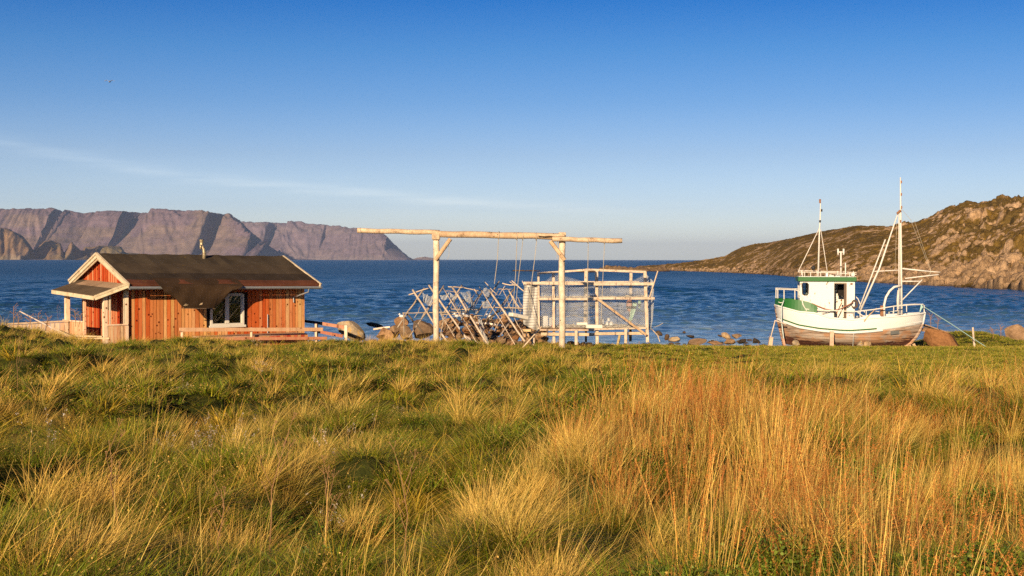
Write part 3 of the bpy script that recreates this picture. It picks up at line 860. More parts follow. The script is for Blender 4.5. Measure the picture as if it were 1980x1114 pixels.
    a = L(*[fU(350, 596, -1.13)[0], -1.13, fU(350, 596, -1.13)[1]]); b = L(*[fU(416, 597, -1.13)[0], -1.13, fU(416, 597, -1.13)[1]])
    lip.beam(a, b, 0.05, 0.03, (0.45, 0.4, 0.35)); lip.build('edge_strip', WOOD_GREY, hang)
    # flue pipe
    fl = MB()
    base = on_plane(393, 506, C0 + cv * 2.2, cv); b0 = P(393, 510, base[1]); Yf = base[1]
    fl.tube([P(393.5, 512, Yf), P(395, 490, Yf), P(394, 482, Yf), P(389.5, 474, Yf), P(389.5, 465, Yf)], 0.085, 10, (1.9, 1.6, 1.1))
    fl.tube([P(389.5, 466, Yf), P(389.5, 463.5, Yf)], 0.11, 10, (1.2, 1.0, .7)); fl.tube([P(395, 490, Yf), P(395, 488.5, Yf)], 0.10, 10, (0.8, 0.7, 0.5))
    fl.tube([P(388, 473, Yf - .12), P(388, 482, Yf - .12)], 0.05, 8, (1.6, 1.3, 0.8))
    fl.build('flue_pipe', flat_mat('flue_metal', (0.42, 0.33, 0.20), 0.4, 0.5), cab, smooth=True)
    # window: white frame, two dark panes, striped curtain
    wf = MB()
    def fr(x0, x1, r0, r1, V=-0.03, th=0.04, c=(1, 1, 1)):
        ua, zt = fU(x0, r0, V); ub, zb = fU(x1, r1, V)
        wf.box(L((ua + ub) / 2, V, (zt + zb) / 2), (cu, cv, cz), ((ub - ua) / 2, th, (zt - zb) / 2), c)
    fr(406.5, 410.5, 568, 631); fr(467.5, 471.5, 568, 630); fr(410.5, 467.5, 626, 630); fr(410.5, 467.5, 568, 572); fr(435, 442.5, 572, 626)
    fr(405, 475, 630, 632, -0.05, 0.04, (0.8, 0.75, 0.7)); fr(464.8, 467.5, 572.5, 626, 0.0, 0.02, (.7, .7, .7))
    win = wf.build('window', paint_mat('window_paint', (0.72, 0.66, 0.54), (0.35, 0.26, 0.16), 0.36), cab)
    gm, t = material('window_glass')
    fre = t.n('ShaderNodeFresnel', {'IOR': 1.5}).outputs[0]
    mx = t.n('ShaderNodeMixShader', {0: t.math('ADD', fre, 0.04)})
    tr = t.n('ShaderNodeBsdfTransparent', {'Color': (0.7, 0.75, 0.72, 1)}); gl = t.n('ShaderNodeBsdfGlossy', {'Roughness': 0.03})
    t.t.links.new(tr.outputs[0], mx.inputs[1]); t.t.links.new(gl.outputs[0], mx.inputs[2]); t.n('ShaderNodeOutputMaterial', {'Surface': mx.outputs[0]})
    for (x0, x1) in ((410.5, 435), (442.5, 465)):
        pn = MB(); ua = fU(x0, 600)[0]; ub = fU(x1, 600)[0]
        pn.box(L((ua + ub) / 2, 0.0, 2.8), (cu, cv, cz), ((ub - ua) / 2, 0.004, 0.75), (1, 1, 1)); pn.build('pane', gm, win)
    ct = MB(); ua = fU(444, 600)[0]; ub = fU(468, 600)[0]
    ct.grid([[L(ua + (ub - ua) * i / 24, 0.16 + 0.03 * math.sin(i * 1.6), z) for z in (3.6, 3.4, 3.06 - 0.012 * (i % 3))] for i in range(25)], (1, 1, 1))
    ct.build('curtain', flat_mat('curtain_cloth', (0.50, 0.46, 0.33), 0.9), win)
    bd = MB()  # near-black sheet painting in the unlit room behind the panes
    bd.box(L(5, 1.6, 2.6), (cu, cv, cz), (2.2, 0.02, 1.3), (1, 1, 1)); bd.build('dark_room_sheet', DARK, cab)
    # ---- porch roof
    Vn, zn = gV(182, 573, -1.6); Vf, zf = gV(101, 561, -1.6)
    pr = MB()
    A = L(-1.6, Vn, zn + 0.02); B = L(-1.6, Vf, zf + 0.02); Cc = L(-0.06, 5.0, 4.22); D = L(-0.34, -0.8, 4.10)
    n_ = 8
    gridp = [[A + (B - A) * j / n_ + ((D + (Cc - D) * j / n_) - (A + (B - A) * j / n_)) * (i / 5) for j in range(n_ + 1)] for i in range(6)]
    for i in range(5):
        for j in range(n_):
            q = [gridp[i][j], gridp[i][j + 1], gridp[i + 1][j + 1], gridp[i + 1][j]]
            colr = (0.115, 0.085, 0.055) if (i < 3 or j > 6) else (0.36, 0.25, 0.16)
            vs = q + [p_ - cz * 0.05 for p_ in q]
            pr.add(vs, [(3, 2, 1, 0), (4, 5, 6, 7), (0, 1, 5, 4), (1, 2, 6, 5), (2, 3, 7, 6), (3, 0, 4, 7)], colr)
    pr.build('porch_roof', felt_m, cab)
    pf = MB()
    pf.beam(A - cz * 0.10 - cu * .02, B - cz * 0.10 - cu * .02, 0.04, 0.17, (1.05, 1.05, 1.0), side=cu)
    pf.beam(A - cz * 0.10 - cv * .03, D - cz * 0.06 - cv * .03, 0.04, 0.20, (1.05, 1.05, 1.0), side=cv)
    pf.beam(A - cz * 0.02 - cv * .07, D + cz * 0.02 - cv * .07, 0.03, 0.09, (0.9, 0.9, 0.85), side=cv)
    pf.beam(B - cz * 0.10 + cv * .03, Cc - cz * 0.09 + cv * .03, 0.04, 0.16, (1, 1, 1), side=cv)
    pf.build('porch_fascia', TRIM, cab)
    # posts and the boarded parapet
    for (x, wpx, U_, top) in ((203, 11, -1.05, 3.74), (163.5, 7, -1.05, 3.78), (130, 12, -1.05, 3.85), (239, 9, -0.08, 4.0)):
        V_, _ = gV(x, 600, U_); hw = wpx / F * 60 / 2 / 1.35
        if x == 239: V_ = -0.04
        p_ = MB(); p_.box(L(U_, V_, (0.9 + top) / 2), (cu, cv, cz), (hw, hw, (top - 0.9) / 2), (0.95, 0.72, 0.5) if x != 163.5 else (0.9, 0.55, 0.35))
        p_.build('porch_post', BOARD, cab, bevel=0.01)
    pw = MB(); Va = gV(203, 600, -1.05)[0]; Vb = gV(130, 600, -1.05)[0]; Vm = gV(163.5, 600, -1.05)[0]
    def boards(p0, p1, z0, z1, cols, wdt=0.15):
        p0 = np.array(p0); p1 = np.array(p1); d = p1 - p0; Ln = np.linalg.norm(d); d /= Ln; nrm = np.cross(d, cz); s = 0
        while s < Ln - 0.02:
            wd = min(rng.uniform(0.85, 1.15) * wdt, Ln - s); c = rng.choice(cols)
            pw.box(p0 + d * (s + wd / 2 - 0.01) + cz * ((z0 + z1) / 2) + nrm * rng.uniform(0, 0.01), (d, nrm, cz), (wd / 2 - 0.012, 0.012, (z1 - z0) / 2), c); s += wd
        pw.box((p0 + p1) / 2 + cz * (z1 + 0.035), (d, nrm, cz), (Ln / 2, 0.06, 0.03), (0.9, 0.65, 0.45))
    tan = [(0.74, 0.47, 0.26), (0.68, 0.42, 0.24), (0.76, 0.52, 0.30), (0.66, 0.35, 0.18)]
    boards(L(-1.1, Vm, 0), L(-1.1, Vb + 0.3, 0), 0.8, 2.30, tan)
    pw.build('porch_parapet', BOARD, cab); pw = MB()
    boards(L(-1.0, Va - 0.06, 0), L(-0.05, -0.10, 0), 0.7, 2.24, tan)
    pw.build('porch_parapet', BOARD, cab)
    for (a_, b_, za, zb) in ((-0.90, -0.84, 2.30, 3.75), (-0.24, -0.16, 2.30, 3.85)):
        wfr = MB(); wfr.box(L((a_ + b_) / 2, -0.08, (za + zb) / 2), (cu, cv, cz), (0.035, 0.03, (zb - za) / 2), (1, 1, 1))
        wfr.build('porch_frame', TRIM, cab)
    # terrace railing in front of the wall
    rl = thing('railing', L(5.5, -1.6, 1.0), 'long reddish wooden terrace railing in front of the cabin window', 'railing')
    r1 = MB(); Vr = -1.7
    red = (0.80, 0.45, 0.30)
    ua, za = fU(347, 637.5, Vr); ub, zb = fU(624, 637, Vr)
    r1.beam(L(ua, Vr, za), L(ub, Vr, zb), 0.05, 0.17, (0.80, 0.48, 0.27), side=cv); r1.build('rail', BOARD, rl)
    r2 = MB(); ua2, za2 = fU(400, 655.5, Vr + .0); ub2, zb2 = fU(632, 654, Vr + .0)
    r2.beam(L(ua2, Vr, za2), L(ub2, Vr, zb2), 0.05, 0.14, (0.70, 0.30, 0.17), side=cv); r2.build('rail', BOARD, rl)
    for x in (352, 486, 611):
        pp = MB(); up_, _ = fU(x, 640, Vr + 0.08); pp.beam(L(up_, Vr + 0.08, 0.6), L(up_, Vr + 0.08, za - 0.02 if x < 600 else za + 0.05), 0.10, 0.10, (0.85, 0.6, 0.42)); pp.build('post', BOARD, rl)
    sk = MB(); 
    ta, _ = fU(396, 650, -1.35); tb, _ = fU(594, 650, -1.35); U = ta
    sk.box(L((ta + tb) / 2, -0.7, 1.62), (cu, cv, cz), ((tb - ta) / 2, 0.62, 0.03), (0.5, 0.33, 0.22))
    while U < tb:
        sk.box(L(U, -1.35, 1.15), (cu, cv, cz), (0.085, 0.015, 0.44), rng.choice([(0.5, 0.07, 0.03), (0.62, 0.16, 0.08), (0.58, 0.3, 0.14), (0.7, 0.3, 0.1)])); U += 0.19
    dk = sk.build('terrace', BOARD); tag(dk, 'low boarded terrace along the foot of the cabin wall', 'terrace')
    # second railing running back from the cabin's right end
    r3 = thing('railing', P(640, 660, 66), 'red and dark railing running back right of the cabin toward the boulder', 'railing')
    a = MB(); a.beam(P(590, 621, 69.5), P(622, 625.5, 68), 0.06, 0.14, (0.10, 0.08, 0.08)); a.beam(P(620, 625.3, 68.05), P(670, 633.5, 65.8), 0.05, 0.16, (0.66, 0.32, 0.2)); a.build('rail', BOARD, r3)
    a = MB(); a.beam(P(600, 638, 68.5), P(662, 650, 65.9), 0.05, 0.15, (0.55, 0.22, 0.14)); a.build('rail', BOARD, r3)
    for x, rt, Yp, cc2 in ((669, 629, 65.7, (0.95, 0.72, 0.52)), (612, 624, 68.3, (0.35, 0.25, 0.2))):
        a = MB(); q = P(x, rt, Yp); a.beam(q, (q[0], q[1], 0.8), 0.14, 0.14, cc2); a.build('post', BOARD, r3)
    return cab

build_cabin()

def single(mb, name, M, label, cat, group=None, **k):
    return tag(mb.build(name, M, None, **k), label, cat, group)

# stones that weigh the felt down
rock(P(359, 590.5, 58.8 + 1.3), (0.26, 0.22, 0.15), 3, STONE_PALE, 'small pale stone at the lower left edge of the hanging roof felt', cat='stone', name='stone')
rock(P(389, 588.5, 60.6), (0.2, 0.18, 0.12), 4, STONE_PALE, 'small pale stone in the middle of the hanging roof felt', cat='stone', name='stone')
mb = MB(); q0, q1 = P(258, 540, 60.1), P(282, 541, 60.9)
mb.grid([[P(258, 538, 60.2), P(262, 542.5, 59.9)], [P(274, 538, 60.9), P(284, 542.5, 60.7)]], (1, 1, 1), (0, 0, 0.03))
single(mb, 'sheet', flat_mat('light_sheet', (0.62, 0.50, 0.34)), 'pale flat sheet lying on the roof near its left end', 'sheet')

# plank fence left of the porch
def left_fence():
    f = thing('fence', P(80, 645, 61.5), 'low pale plank fence running left from the porch', 'fence')
    rng = random.Random(8)
    p0 = P(10, 628, 60.6); p1 = P(132, 622, 62.2)
    a = MB(); a.beam(p0 + cz * 0.03, p1 + cz * 0.03, 0.14, 0.07, (1, 0.9, 0.85)); a.build('rail', TRIM, f)
    a = MB(); d = p1 - p0; Ln = np.linalg.norm(d); d = d / Ln; s = 0
    while s < Ln:
        wd = rng.uniform(0.17, 0.24); c = rng.choice([(0.80, 0.62, 0.45), (0.74, 0.55, 0.38), (0.7, 0.46, 0.30), (0.82, 0.66, 0.5)])
        q = p0 + d * (s + wd / 2); a.box(q - cz * 0.70, (d, np.cross(d, cz), cz), (wd / 2 - 0.012, 0.012, 0.68), c); s += wd
    a.build('board', BOARD, f)
left_fence()
mb = MB(); mb.tube([P(38, 602, 57.5), P(100, 634, 57.0), P(139, 651, 56.6)], [0.028, 0.034, 0.04], 8, (0.9, 0.78, 0.7))
pole = single(mb, 'pole', paint_mat('pole_paint', (0.62, 0.50, 0.42), (0.42, 0.09, 0.05), 0.42, scale=1.2), 'thin slanting red and white pole in front of the plank fence', 'pole')
for i, (a_, b_, Y_, wd_, lab) in enumerate([((116, 640), (150, 655), 56.4, 0.24, 'broad pale plank lying in the grass at the foot of the slanting pole'),
                           ((84, 641), (140, 648), 57.4, 0.10, 'narrow bleached board lying flat by the plank fence'),
                           ((132, 649), (198, 651), 56.8, 0.14, 'long pale board on the grass below the porch posts'),
                           ((150, 655), (212, 654), 55.6, 0.08, 'thin bleached batten lying nearest the porch corner')]):
    mb = MB(); mb.beam(P(*a_, Y_), P(*b_, Y_), wd_, 0.06, (1.0, 0.92, 0.8)); single(mb, 'plank', TRIM, lab, 'plank')

# ------------------------------------------------------------------ log frame with swings
def log_frame():
    Y = 55.0
    f = thing('log_frame', (P(965, 668, Y)[0], Y, 1.5), 'tall weathered timber gallows with long overhanging log beam', 'log frame')
    def post(x0, x1, rt, rb, name='post', seed=0):
        r = (x1 - x0) / F * Y / 2
        m = MB(); a = P((x0 + x1) / 2, rt, Y); b = P((x0 + x1) / 2, rb, Y); n = 7; pts = []
        for i in range(n):
            q = a + (b - a) * i / (n - 1); q = q + np.array([0.015 * math.sin(i * 1.3 + seed), 0, 0]); pts.append(q)
        pts[-1] = pts[-1] - cz * 0.5
        m.tube(pts, [r * (0.93 + 0.05 * math.sin(i * 2 + seed)) for i in range(n)], 10, (1.15, 1.1, 1.0)); m.build(name, WOOD, f, smooth=True)
    post(837, 849.5, 458, 668); post(1080, 1093.5, 458, 667, seed=2)
    def log(x0, r0, x1, r1, dia_px, Yo=0.0, c=(0.95, 0.85, 0.7), s=1):
        m = MB(); a = P(x0, r0, Y + Yo); b = P(x1, r1, Y + Yo); r = dia_px / F * Y / 2; n = 9
        pts = [a + (b - a) * i / (n - 1) + np.array([0, 0, 0.012 * math.sin(i * 1.9 + s)]) for i in range(n)]
        m.tube(pts, [r * (1 + 0.04 * math.sin(i * 2.3 + s)) for i in range(n)], 12, c); m.build('beam', WOOD, f, smooth=True)
    log(691, 446, 850, 449.5, 9.5, 0.0); log(843, 452.5, 1092, 457.5, 12.5, -0.05, (0.85, 0.72, 0.56), 3); log(1068, 462, 1203, 466, 9.5, -0.28, s=5)
    log(1040, 454.5, 1092, 455.5, 5, -.32)
    m = MB(); m.box(P(843, 457, Y - 0.0), (RT, (0, 1, 0), cz), (0.16, 0.2, 0.14), (0.9, 0.8, 0.65)); m.build('cap', WOOD, f, bevel=0.02)
    m = MB(); m.box(P(1087, 458, Y - 0.0), (RT, (0, 1, 0), cz), (0.15, 0.2, 0.18), (0.9, 0.8, 0.65)); m.build('cap', WOOD, f, bevel=0.02)
    m = MB(); m.tube([P(871, 462, Y - .12), P(842, 503, Y - .14)], 0.085, 8, (0.85, 0.68, 0.5)); m.build('brace', WOOD, f)
    m = MB(); m.tube([P(1064, 466, Y - .12), P(1092, 503, Y - .16)], 0.085, 8, (0.95, 0.8, 0.6)); m.build('brace', WOOD, f)
    for x, r in ((697, 446), (843, 459), (965, 455), (999, 456.5), (1011, 457), (1037, 457.5), (1087, 462), (1137, 465), (1169, 466)):
        q = P(x, r, Y - (0.0 if x < 840 else .05 if x < 1092 else .28)); k = 5.2 if x < 840 or x > 1092 else 7
        n = 14; rr = k / F * Y
        bnd = MB(); bnd.tube([q + np.array([0.02 * math.sin(i), rr * math.cos(6.2832 * i / n), rr * math.sin(6.2832 * i / n)]) for i in range(n + 1)], 0.016, 5, (0.45, 0.4, 0.35))
        bnd.build('lashing', ROPE, f)
    def rope(pts, r, name, parent=None, c=(1, 1, 1)):
        m = MB(); m.tube([P(*p) for p in pts], r, 6, c); return m
    rope([(964, 460, Y), (962, 500, Y), (956, 549, Y)], 0.014, '').build('rope', ROPE); tag(COL.objects[-1], 'single loose rope hanging leftmost from the middle of the log beam', 'rope')
    rope([(1038, 462, Y), (1034, 500, Y), (1027, 552, Y), (1022, 600, Y)], 0.014, '').build('rope', ROPE); tag(COL.objects[-1], 'loose rope hanging in front of the grey netting cloth', 'rope')
    rope([(866, 470, Y), (868.5, 482, Y), (868, 494, Y), (865, 502, Y)], 0.007, '', c=(0.3, 0.3, 0.3)).build('rope', ROPE); tag(COL.objects[-1], 'thin dark string dangling by the left brace of the log frame', 'rope')
    rope([(1079, 463, Y - .2), (1077, 480, Y - .2), (1077, 500, Y - .2)], 0.012, '', c=(0.25, 0.22, 0.2)).build('rope', ROPE); tag(COL.objects[-1], 'short dark rope end hanging by the right brace of the log frame', 'rope')
    rope([(852, 602, Y - .1), (857, 622, Y - .1), (853, 640, Y - .1), (851, 660, Y - .1)], 0.016, '', c=(0.12, 0.22, 0.22)).build('rope', ROPE); tag(COL.objects[-1], 'dark green rope hanging down the right side of the left post', 'rope')
    # swing one
    s1 = thing('swing', P(1003, 612, Y), 'swing with chunky white seat hanging before the left edge of the net cage', 'swing', 'swings hanging from the log beam')
    rope([(1000, 463, Y), (999, 478, Y), (997, 530, Y), (991, 606, Y)], 0.013, '').build('rope', ROPE, s1)
    rope([(1011, 464, Y), (1007, 500, Y + .1), (1000, 560, Y + .2), (996, 605, Y + .2)], 0.013, '').build('rope', ROPE, s1)
    m = MB(); m.beam(P(987, 608, Y), P(1018, 615, Y + .5), 0.3, 0.16, (1, 1, 1)); m.build('seat', paint_mat('seat_paint', (0.75, 0.68, 0.55), (0.45, 0.35, 0.22), 0.36), s1, bevel=0.02)
    s2 = thing('swing', P(1140, 628, Y), 'swing with a wide pale board seat in front of the net cage', 'swing', 'swings hanging from the log beam')
    rope([(1137.5, 467, Y - .28), (1136.5, 530, Y - .15), (1135.5, 624, Y)], 0.013, '').build('rope', ROPE, s2)
    rope([(1169, 470, Y - .28), (1166, 530, Y - .15), (1162, 630, Y)], 0.013, '').build('rope', ROPE, s2)
    m = MB(); m.beam(P(1115, 626, Y + .1), P(1136, 626, Y + .1), 0.2, 0.11); m.beam(P(1133, 631, Y - .02), P(1165, 631.5, Y - .02), 0.28, 0.15); m.build('seat', bpy.data.materials['seat_paint'], s2, bevel=0.02)

log_frame()

# ------------------------------------------------------------------ netting helper
def net(fn, nu, nv, wire, name, M, parent=None, label=None, cat=None):
    """diamond mesh: fn(u, v) -> world point; wires come from a wireframe modifier"""
    idx = {}; V = []; Fs = []
    def vid(i, j):
        if (i, j) not in idx:
            idx[(i, j)] = len(V); V.append(fn(i / nu, j / nv))
        return idx[(i, j)]
    for i in range(1, nu):
        for j in range(1, nv):
            if (i + j) % 2:
                Fs.append((vid(i - 1, j), vid(i, j - 1), vid(i + 1, j), vid(i, j + 1)))
    b = wbase(parent) if parent is not None else np.array(V).mean(0)
    me = new_mesh(name, [tuple(np.array(v) - b) for v in V], Fs, M, [(1, 1, 1)] * len(V))
    o = link(name, me, parent, None if parent is not None else tuple(b))
    md = o.modifiers.new('wire', 'WIREFRAME'); md.thickness = wire; md.use_replace = True; md.use_even_offset = False
    return o

def bil(a, b, c, d):
    a, b, c, d = map(np.asarray, (a, b, c, d))
    return lambda u, v: (a * (1 - u) + b * u) * (1 - v) + (d * (1 - u) + c * u) * v

# ------------------------------------------------------------------ net cage
def net_cage():
    Y = 60.0; Yb = 62.6
    f = thing('net_cage', (P(1150, 665, Y)[0], 61, 1.3), 'large open timber cage on short legs wrapped in white fishing net', 'net cage')
    def bm(x0, r0, x1, r1, wpx, Y0, Y1=None, name='post', c=(1, 0.95, 0.88), M=None):
        m = MB(); Y1 = Y0 if Y1 is None else Y1; s = wpx / F * Y0
        m.beam(P(x0, r0, Y0), P(x1, r1, Y1), s, s * 0.8, c, side=RT if abs(x1 - x0) < abs(r1 - r0) else np.array([0, 0, 1.0])); m.build(name, M or WOOD, f, bevel=0.008)
    bm(1041, 528, 1042, 636, 4, Y); bm(1070, 528, 1071, 668, 5.2, Y + .1); bm(1153.5, 524, 1154.5, 667, 6, Y + .1); bm(1247, 525, 1252, 662, 6, Y)
    bm(1133, 522, 1131, 640, 6, Yb); bm(1220, 528, 1219, 620, 5.5, Yb)
    bm(1039, 529, 1140, 521.5, 4, Y + .25, Y + .3, 'rail'); bm(1132, 521.5, 1249, 526, 4.5, Y + .22, Y + .22, 'rail')
    bm(1012, 547.5, 1150, 548.5, 5.5, Y - .15, None, 'rail'); bm(1148, 549.5, 1264, 549, 5.5, Y - .2, None, 'rail')
    bm(1041, 578, 1153, 578.5, 4.6, Y - .15, None, 'rail'); bm(1148, 577, 1266, 577, 4.6, Y - .2, None, 'rail')
    bm(1043, 574, 1250, 573.5, 2.2, Yb, None, 'rail', (0.8, 0.7, 0.6)); bm(1046, 545.5, 1236, 545, 3, Yb, None, 'rail')
    bm(1042, 638, 1150, 638.5, 3.5, Y - .1, None, 'rail', (0.85, 0.75, 0.65)); bm(1140, 637, 1250, 634.5, 3.2, Y - .1, None, 'rail')
    bm(1046, 646, 1150, 647, 6, Y - .0, None, 'rail', (0.95, 0.85, 0.7)); bm(1150, 645.5, 1246, 644.5, 5.5, Y - .02, None, 'rail', (0.95, 0.85, 0.7))
    bm(1154, 577, 1250, 648, 4.5, Y - .28, Y - .25, 'brace', (0.8, 0.66, 0.5))
    for x, r0, r1 in ((1031, 645, 671), (1114, 638, 667), (1210, 635, 664)):
        bm(x, r0, x, r1, 5.6, Y - .2, None, 'leg')
    bm(1133, 640, 1133, 662, 4, Yb, None, 'leg', (0.6, 0.5, 0.4)); bm(1219, 620, 1219, 660, 5, Yb, None, 'leg', (0.6, 0.5, 0.4))
    # floor planks
    m = MB(); a = P(1043, 636, Y); b = P(1250, 634, Y)
    for k in range(9):
        y_ = 0.15 + k * 0.28
        m.box((a + b) / 2 + np.array([0, y_, 0.0]), (RT, (0, 1, 0), cz), ((b[0] - a[0]) / 2, 0.12, 0.02), (0.5 + 0.3 * (k % 3) / 2, 0.42 + 0.2 * (k % 2), 0.33))
    m.build('floor', WOOD_GREY, f)
    wire = 0.014
    tl, tr_, br, bl = P(1041, 547, Y + .15), P(1254, 547, Y + .15), P(1250, 636, Y + .2), P(1042, 637, Y + .2)
    g = bil(tl, tr_, br, bl)
    net(lambda u, v: g(u, v) + np.array([0.02 * math.sin(v * 6 + u * 3), 0.10 * math.sin(u * 9.5) * math.sin(v * 3.1), -0.06 * math.sin(u * 12) ** 2 * v]), 128, 50, wire, 'net', NETM, f)
    def backtop(x): return np.interp(x, [1045, 1071, 1090, 1112, 1136, 1180, 1204, 1228, 1248], [549, 531, 533, 539, 546, 547, 545, 540, 529])
    def bk(u, v):
        x = 1045 + 203 * u; r = backtop(x) + (634 - backtop(x)) * v
        return P(x, r, Yb - .1 + 0.15 * math.sin(u * 7) * math.sin(v * 3.1))
    net(bk, 110, 52, wire, 'net', NETM, f)
    sd_ = lambda u, v: P(1248 + u * (17 - 6 * abs(v - 0.3)) * (1 if v < .8 else 1 - (v - .8) * 1.2), (529 + 15 * u) + (634 - 529 - 10 * u) * v, Y + .2 + 1.6 * (1 - u))
    net(sd_, 24, 60, wire, 'net', NETM, f)
    # rolled loose net lying on the middle rail and along the floor
    for (r0, Yq, amp, wpx) in ((573.5, Y + .3, 0.05, 3.0), (633, Y + .5, 0.06, 5.5), (629, Y + 1.0, 0.05, 5)):
        m = MB(); n = 46; pts = []
        rg = random.Random(int(r0))
        for i in range(n + 1):
            x = 1046 + (1246 - 1046) * i / n
            if r0 == 629 : x = 1080 + 130 * i / n
            pts.append(P(x, r0 + rg.uniform(-1.2, 1.2), Yq + rg.uniform(-.05, .05)))
        m.tube(pts, [wpx / F * Y / 2 * rg.uniform(0.5, 1.3) for _ in pts], 6, (0.62, 0.54, 0.42)); m.build('net_bundle', ROPE, f)
    rg = random.Random(2)
    for q in range(16):   # sagging loose lines and twigs of rope inside
        x0 = rg.uniform(1046, 1230); r0 = rg.choice([575, 590, 610, 625]); ln = rg.uniform(20, 60); sg = rg.uniform(2, 9)
        m = MB(); m.tube([P(x0 + ln * k / 6, r0 + sg * math.sin(k / 6 * 3.14) + rg.uniform(-1, 1), Y + 1.1) for k in range(7)], 0.013, 5, (1.1, 1.05, 0.95))
        m.build('rope', ROPE, f)
    # hanging grey netting cloth at the left end
    m, t = material('net_cloth')
    v = t.n('ShaderNodeTexCoord').outputs['Object']
    sw = t.n('ShaderNodeTexWave', {'Vector': t.mapping(v, (0.35, 0.35, 1.0)), 'Scale': 2.6, 'Distortion': 2.4, 'Detail': 2.0, 'Detail Scale': 1.2}, wave_type='BANDS', bands_direction='Z').outputs[1]
    n = t.noise(t.mapping(v, (9, 9, 60)), 1.0, 3)
    a_ = t.ramp(t.math('ADD', t.math('MULTIPLY', sw, 0.35), t.math('MULTIPLY', n, 0.65)), [(0.20, 0.55), (0.40, 1.0)])
    c = t.ramp(sw, [(0.1, (0.40, 0.36, 0.31)), (0.6, (0.55, 0.52, 0.46))])
    pb = t.n('ShaderNodeBsdfPrincipled', {'Base Color': c, 'Roughness': 0.9, 'Specular IOR Level': 0.1, 'Alpha': a_})
    t.n('ShaderNodeOutputMaterial', {'Surface': pb.outputs[0]})
    cl = MB(); rows_ = []
    for i in range(15):
        u = i / 14; rr = []
        for j in range(24):
            vv = j / 23
            xl = np.interp(vv, [0, .3, .75, 1], [1014, 1011.5, 1011.5, 1012]); xr = np.interp(vv, [0, .5, .85, 1], [1041, 1042, 1044, 1041])
            x = xl + (xr - xl) * u; r = 549 + (626 + 15 * u ** 0.8 - 549) * vv
            rr.append(P(x, r, 59.75 + 0.5 * u + 0.06 * math.sin(u * 11 + vv * 4)))
        rows_.append(rr)
    cl.grid(rows_); co = cl.build('cloth', m, f, smooth=True)
    co['label'] = 'folded grey netting cloth at the left end'
    m = MB(); m.tube([P(1018, 552, 59.6), P(1026, 585, 59.55), P(1033, 615, 59.5), P(1040, 640, 59.5)], 0.016, 5, (0.35, 0.3, 0.26)); m.build('rope', ROPE, f)
    # things inside the cage
    def bx(x0, x1, r0, r1, Yq, dep, M, c=(1, 1, 1)):
        m = MB(); a = P(x0, r0, Yq); b = P(x1, r1, Yq)
        m.box((a + b) / 2 + np.array([0, dep / 2, 0]), (RT, (0, 1, 0), cz), (abs(b[0] - a[0]) / 2, dep / 2, abs(a[2] - b[2]) / 2), c); return m
    single(bx(1043, 1060, 611, 634, Y + .5, 0.5, WHITE), 'box', WHITE, 'large off-white box standing inside the left end of the net cage', 'box', bevel=0.02)
    single(bx(1062, 1068, 614, 632, Y + .6, 0.3, WHITE), 'box', WHITE, 'narrow white box beside the large box in the net cage', 'box', bevel=0.02)
    for i, (x0, x1, r0, r1, lab) in enumerate([(1149, 1158, 616, 626, 'white jug on the cage floor just left behind its middle post'), (1160, 1168, 615, 626, 'white jug on the cage floor just right of its middle post'),
                                   (1174, 1180, 614, 621, 'small white jug on top of another inside the cage'), (1171, 1177, 621, 629, 'small white jug under the stacked one inside the cage'), (1178, 1186, 621, 629, 'rightmost white jug in the row on the cage floor')]):
        m = MB(); a = P((x0 + x1) / 2, r1, Y + .9); h = (r1 - r0) / F * Y; r = (x1 - x0) / F * Y / 2
        m.tube([a, a + cz * h * .68, a + cz * h * .84, a + cz * h * .88, a + cz * h], [r, r, r * .5, r * .3, r * .3], 10, (1, 1, 1)); single(m, 'jug', WHITE, lab, 'jug', 'white jugs on the cage floor', smooth=False)
    m = bx(1066, 1071, 629, 632.5, Y + .3, 0.2, None); single(m, 'tin', flat_mat('red_tin', (0.45, 0.03, 0.03)), 'small red tin on the floor at the left of the cage', 'tin', bevel=0.01)
    mint = flat_mat('mint_cloth', (0.42, 0.62, 0.50))
    m = MB(); m.grid([[P(1224 - 4 * k / 5 * 2.2 + 0.8 * math.sin(k * 2), 584 + k * 7, Y + 1.2 + .04 * math.sin(k * 2 + w_)), P(1230 - 4 * k / 5 * 2.2, 585 + k * 7, Y + 1.25), P(1231.5 - 4.3 * k / 5 * 2.2 + math.sin(k), 587 + k * 7, Y + 1.2)] for k, w_ in zip(range(6), (0, 1, 2, 3, 4, 5))], (1, 1, 1), (0, 0.02, 0))
    single(m, 'cloth', mint, 'long pale mint green cloth hanging inside the right of the cage', 'cloth')
    m = MB(); m.ball(P(1236.5, 588, Y + .9), 0.09, 8, 6, (1, 1, 1), (0.8, 0.6, 2.4)); single(m, 'float', mint, 'small mint green float hanging near the right post of the cage', 'float', smooth=True)
    m = MB(); m.ball(P(1217, 590, Y + 1.3), 0.12, 8, 6, (1, 1, 1), (1.2, 0.7, 2.6)); single(m, 'bag', flat_mat('pink_bag', (0.48, 0.25, 0.20)), 'pinkish brown bag hanging behind the mint cloth', 'bag', smooth=True)
    # loose sticks around the cage
    for (a, b, Yq, r, lab) in [((1272, 524), (1256, 575), Y - .3, 0.03, 'bleached stick leaning out past the top right of the cage'),
                               ((1010, 673), (1048, 631), 57.6, 0.028, 'thin pale stick leaning against the left leg of the cage'),
                               ((1256, 632), (1274, 651), 60.6, 0.022, 'thin dark stick leaning off the lower right corner of the cage'),
                               ((1270, 645), (1276, 661), 60.0, 0.02, 'short pale stick at the right foot of the cage'),
                               ((1018, 640), (1046, 639), 58.7, 0.0, '')]:
        m = MB()
        if r: m.tube([P(*a, Yq), P(*b, Yq)], r, 7, (1, .95, .85)); single(m, 'stick', WOOD, lab, 'stick')
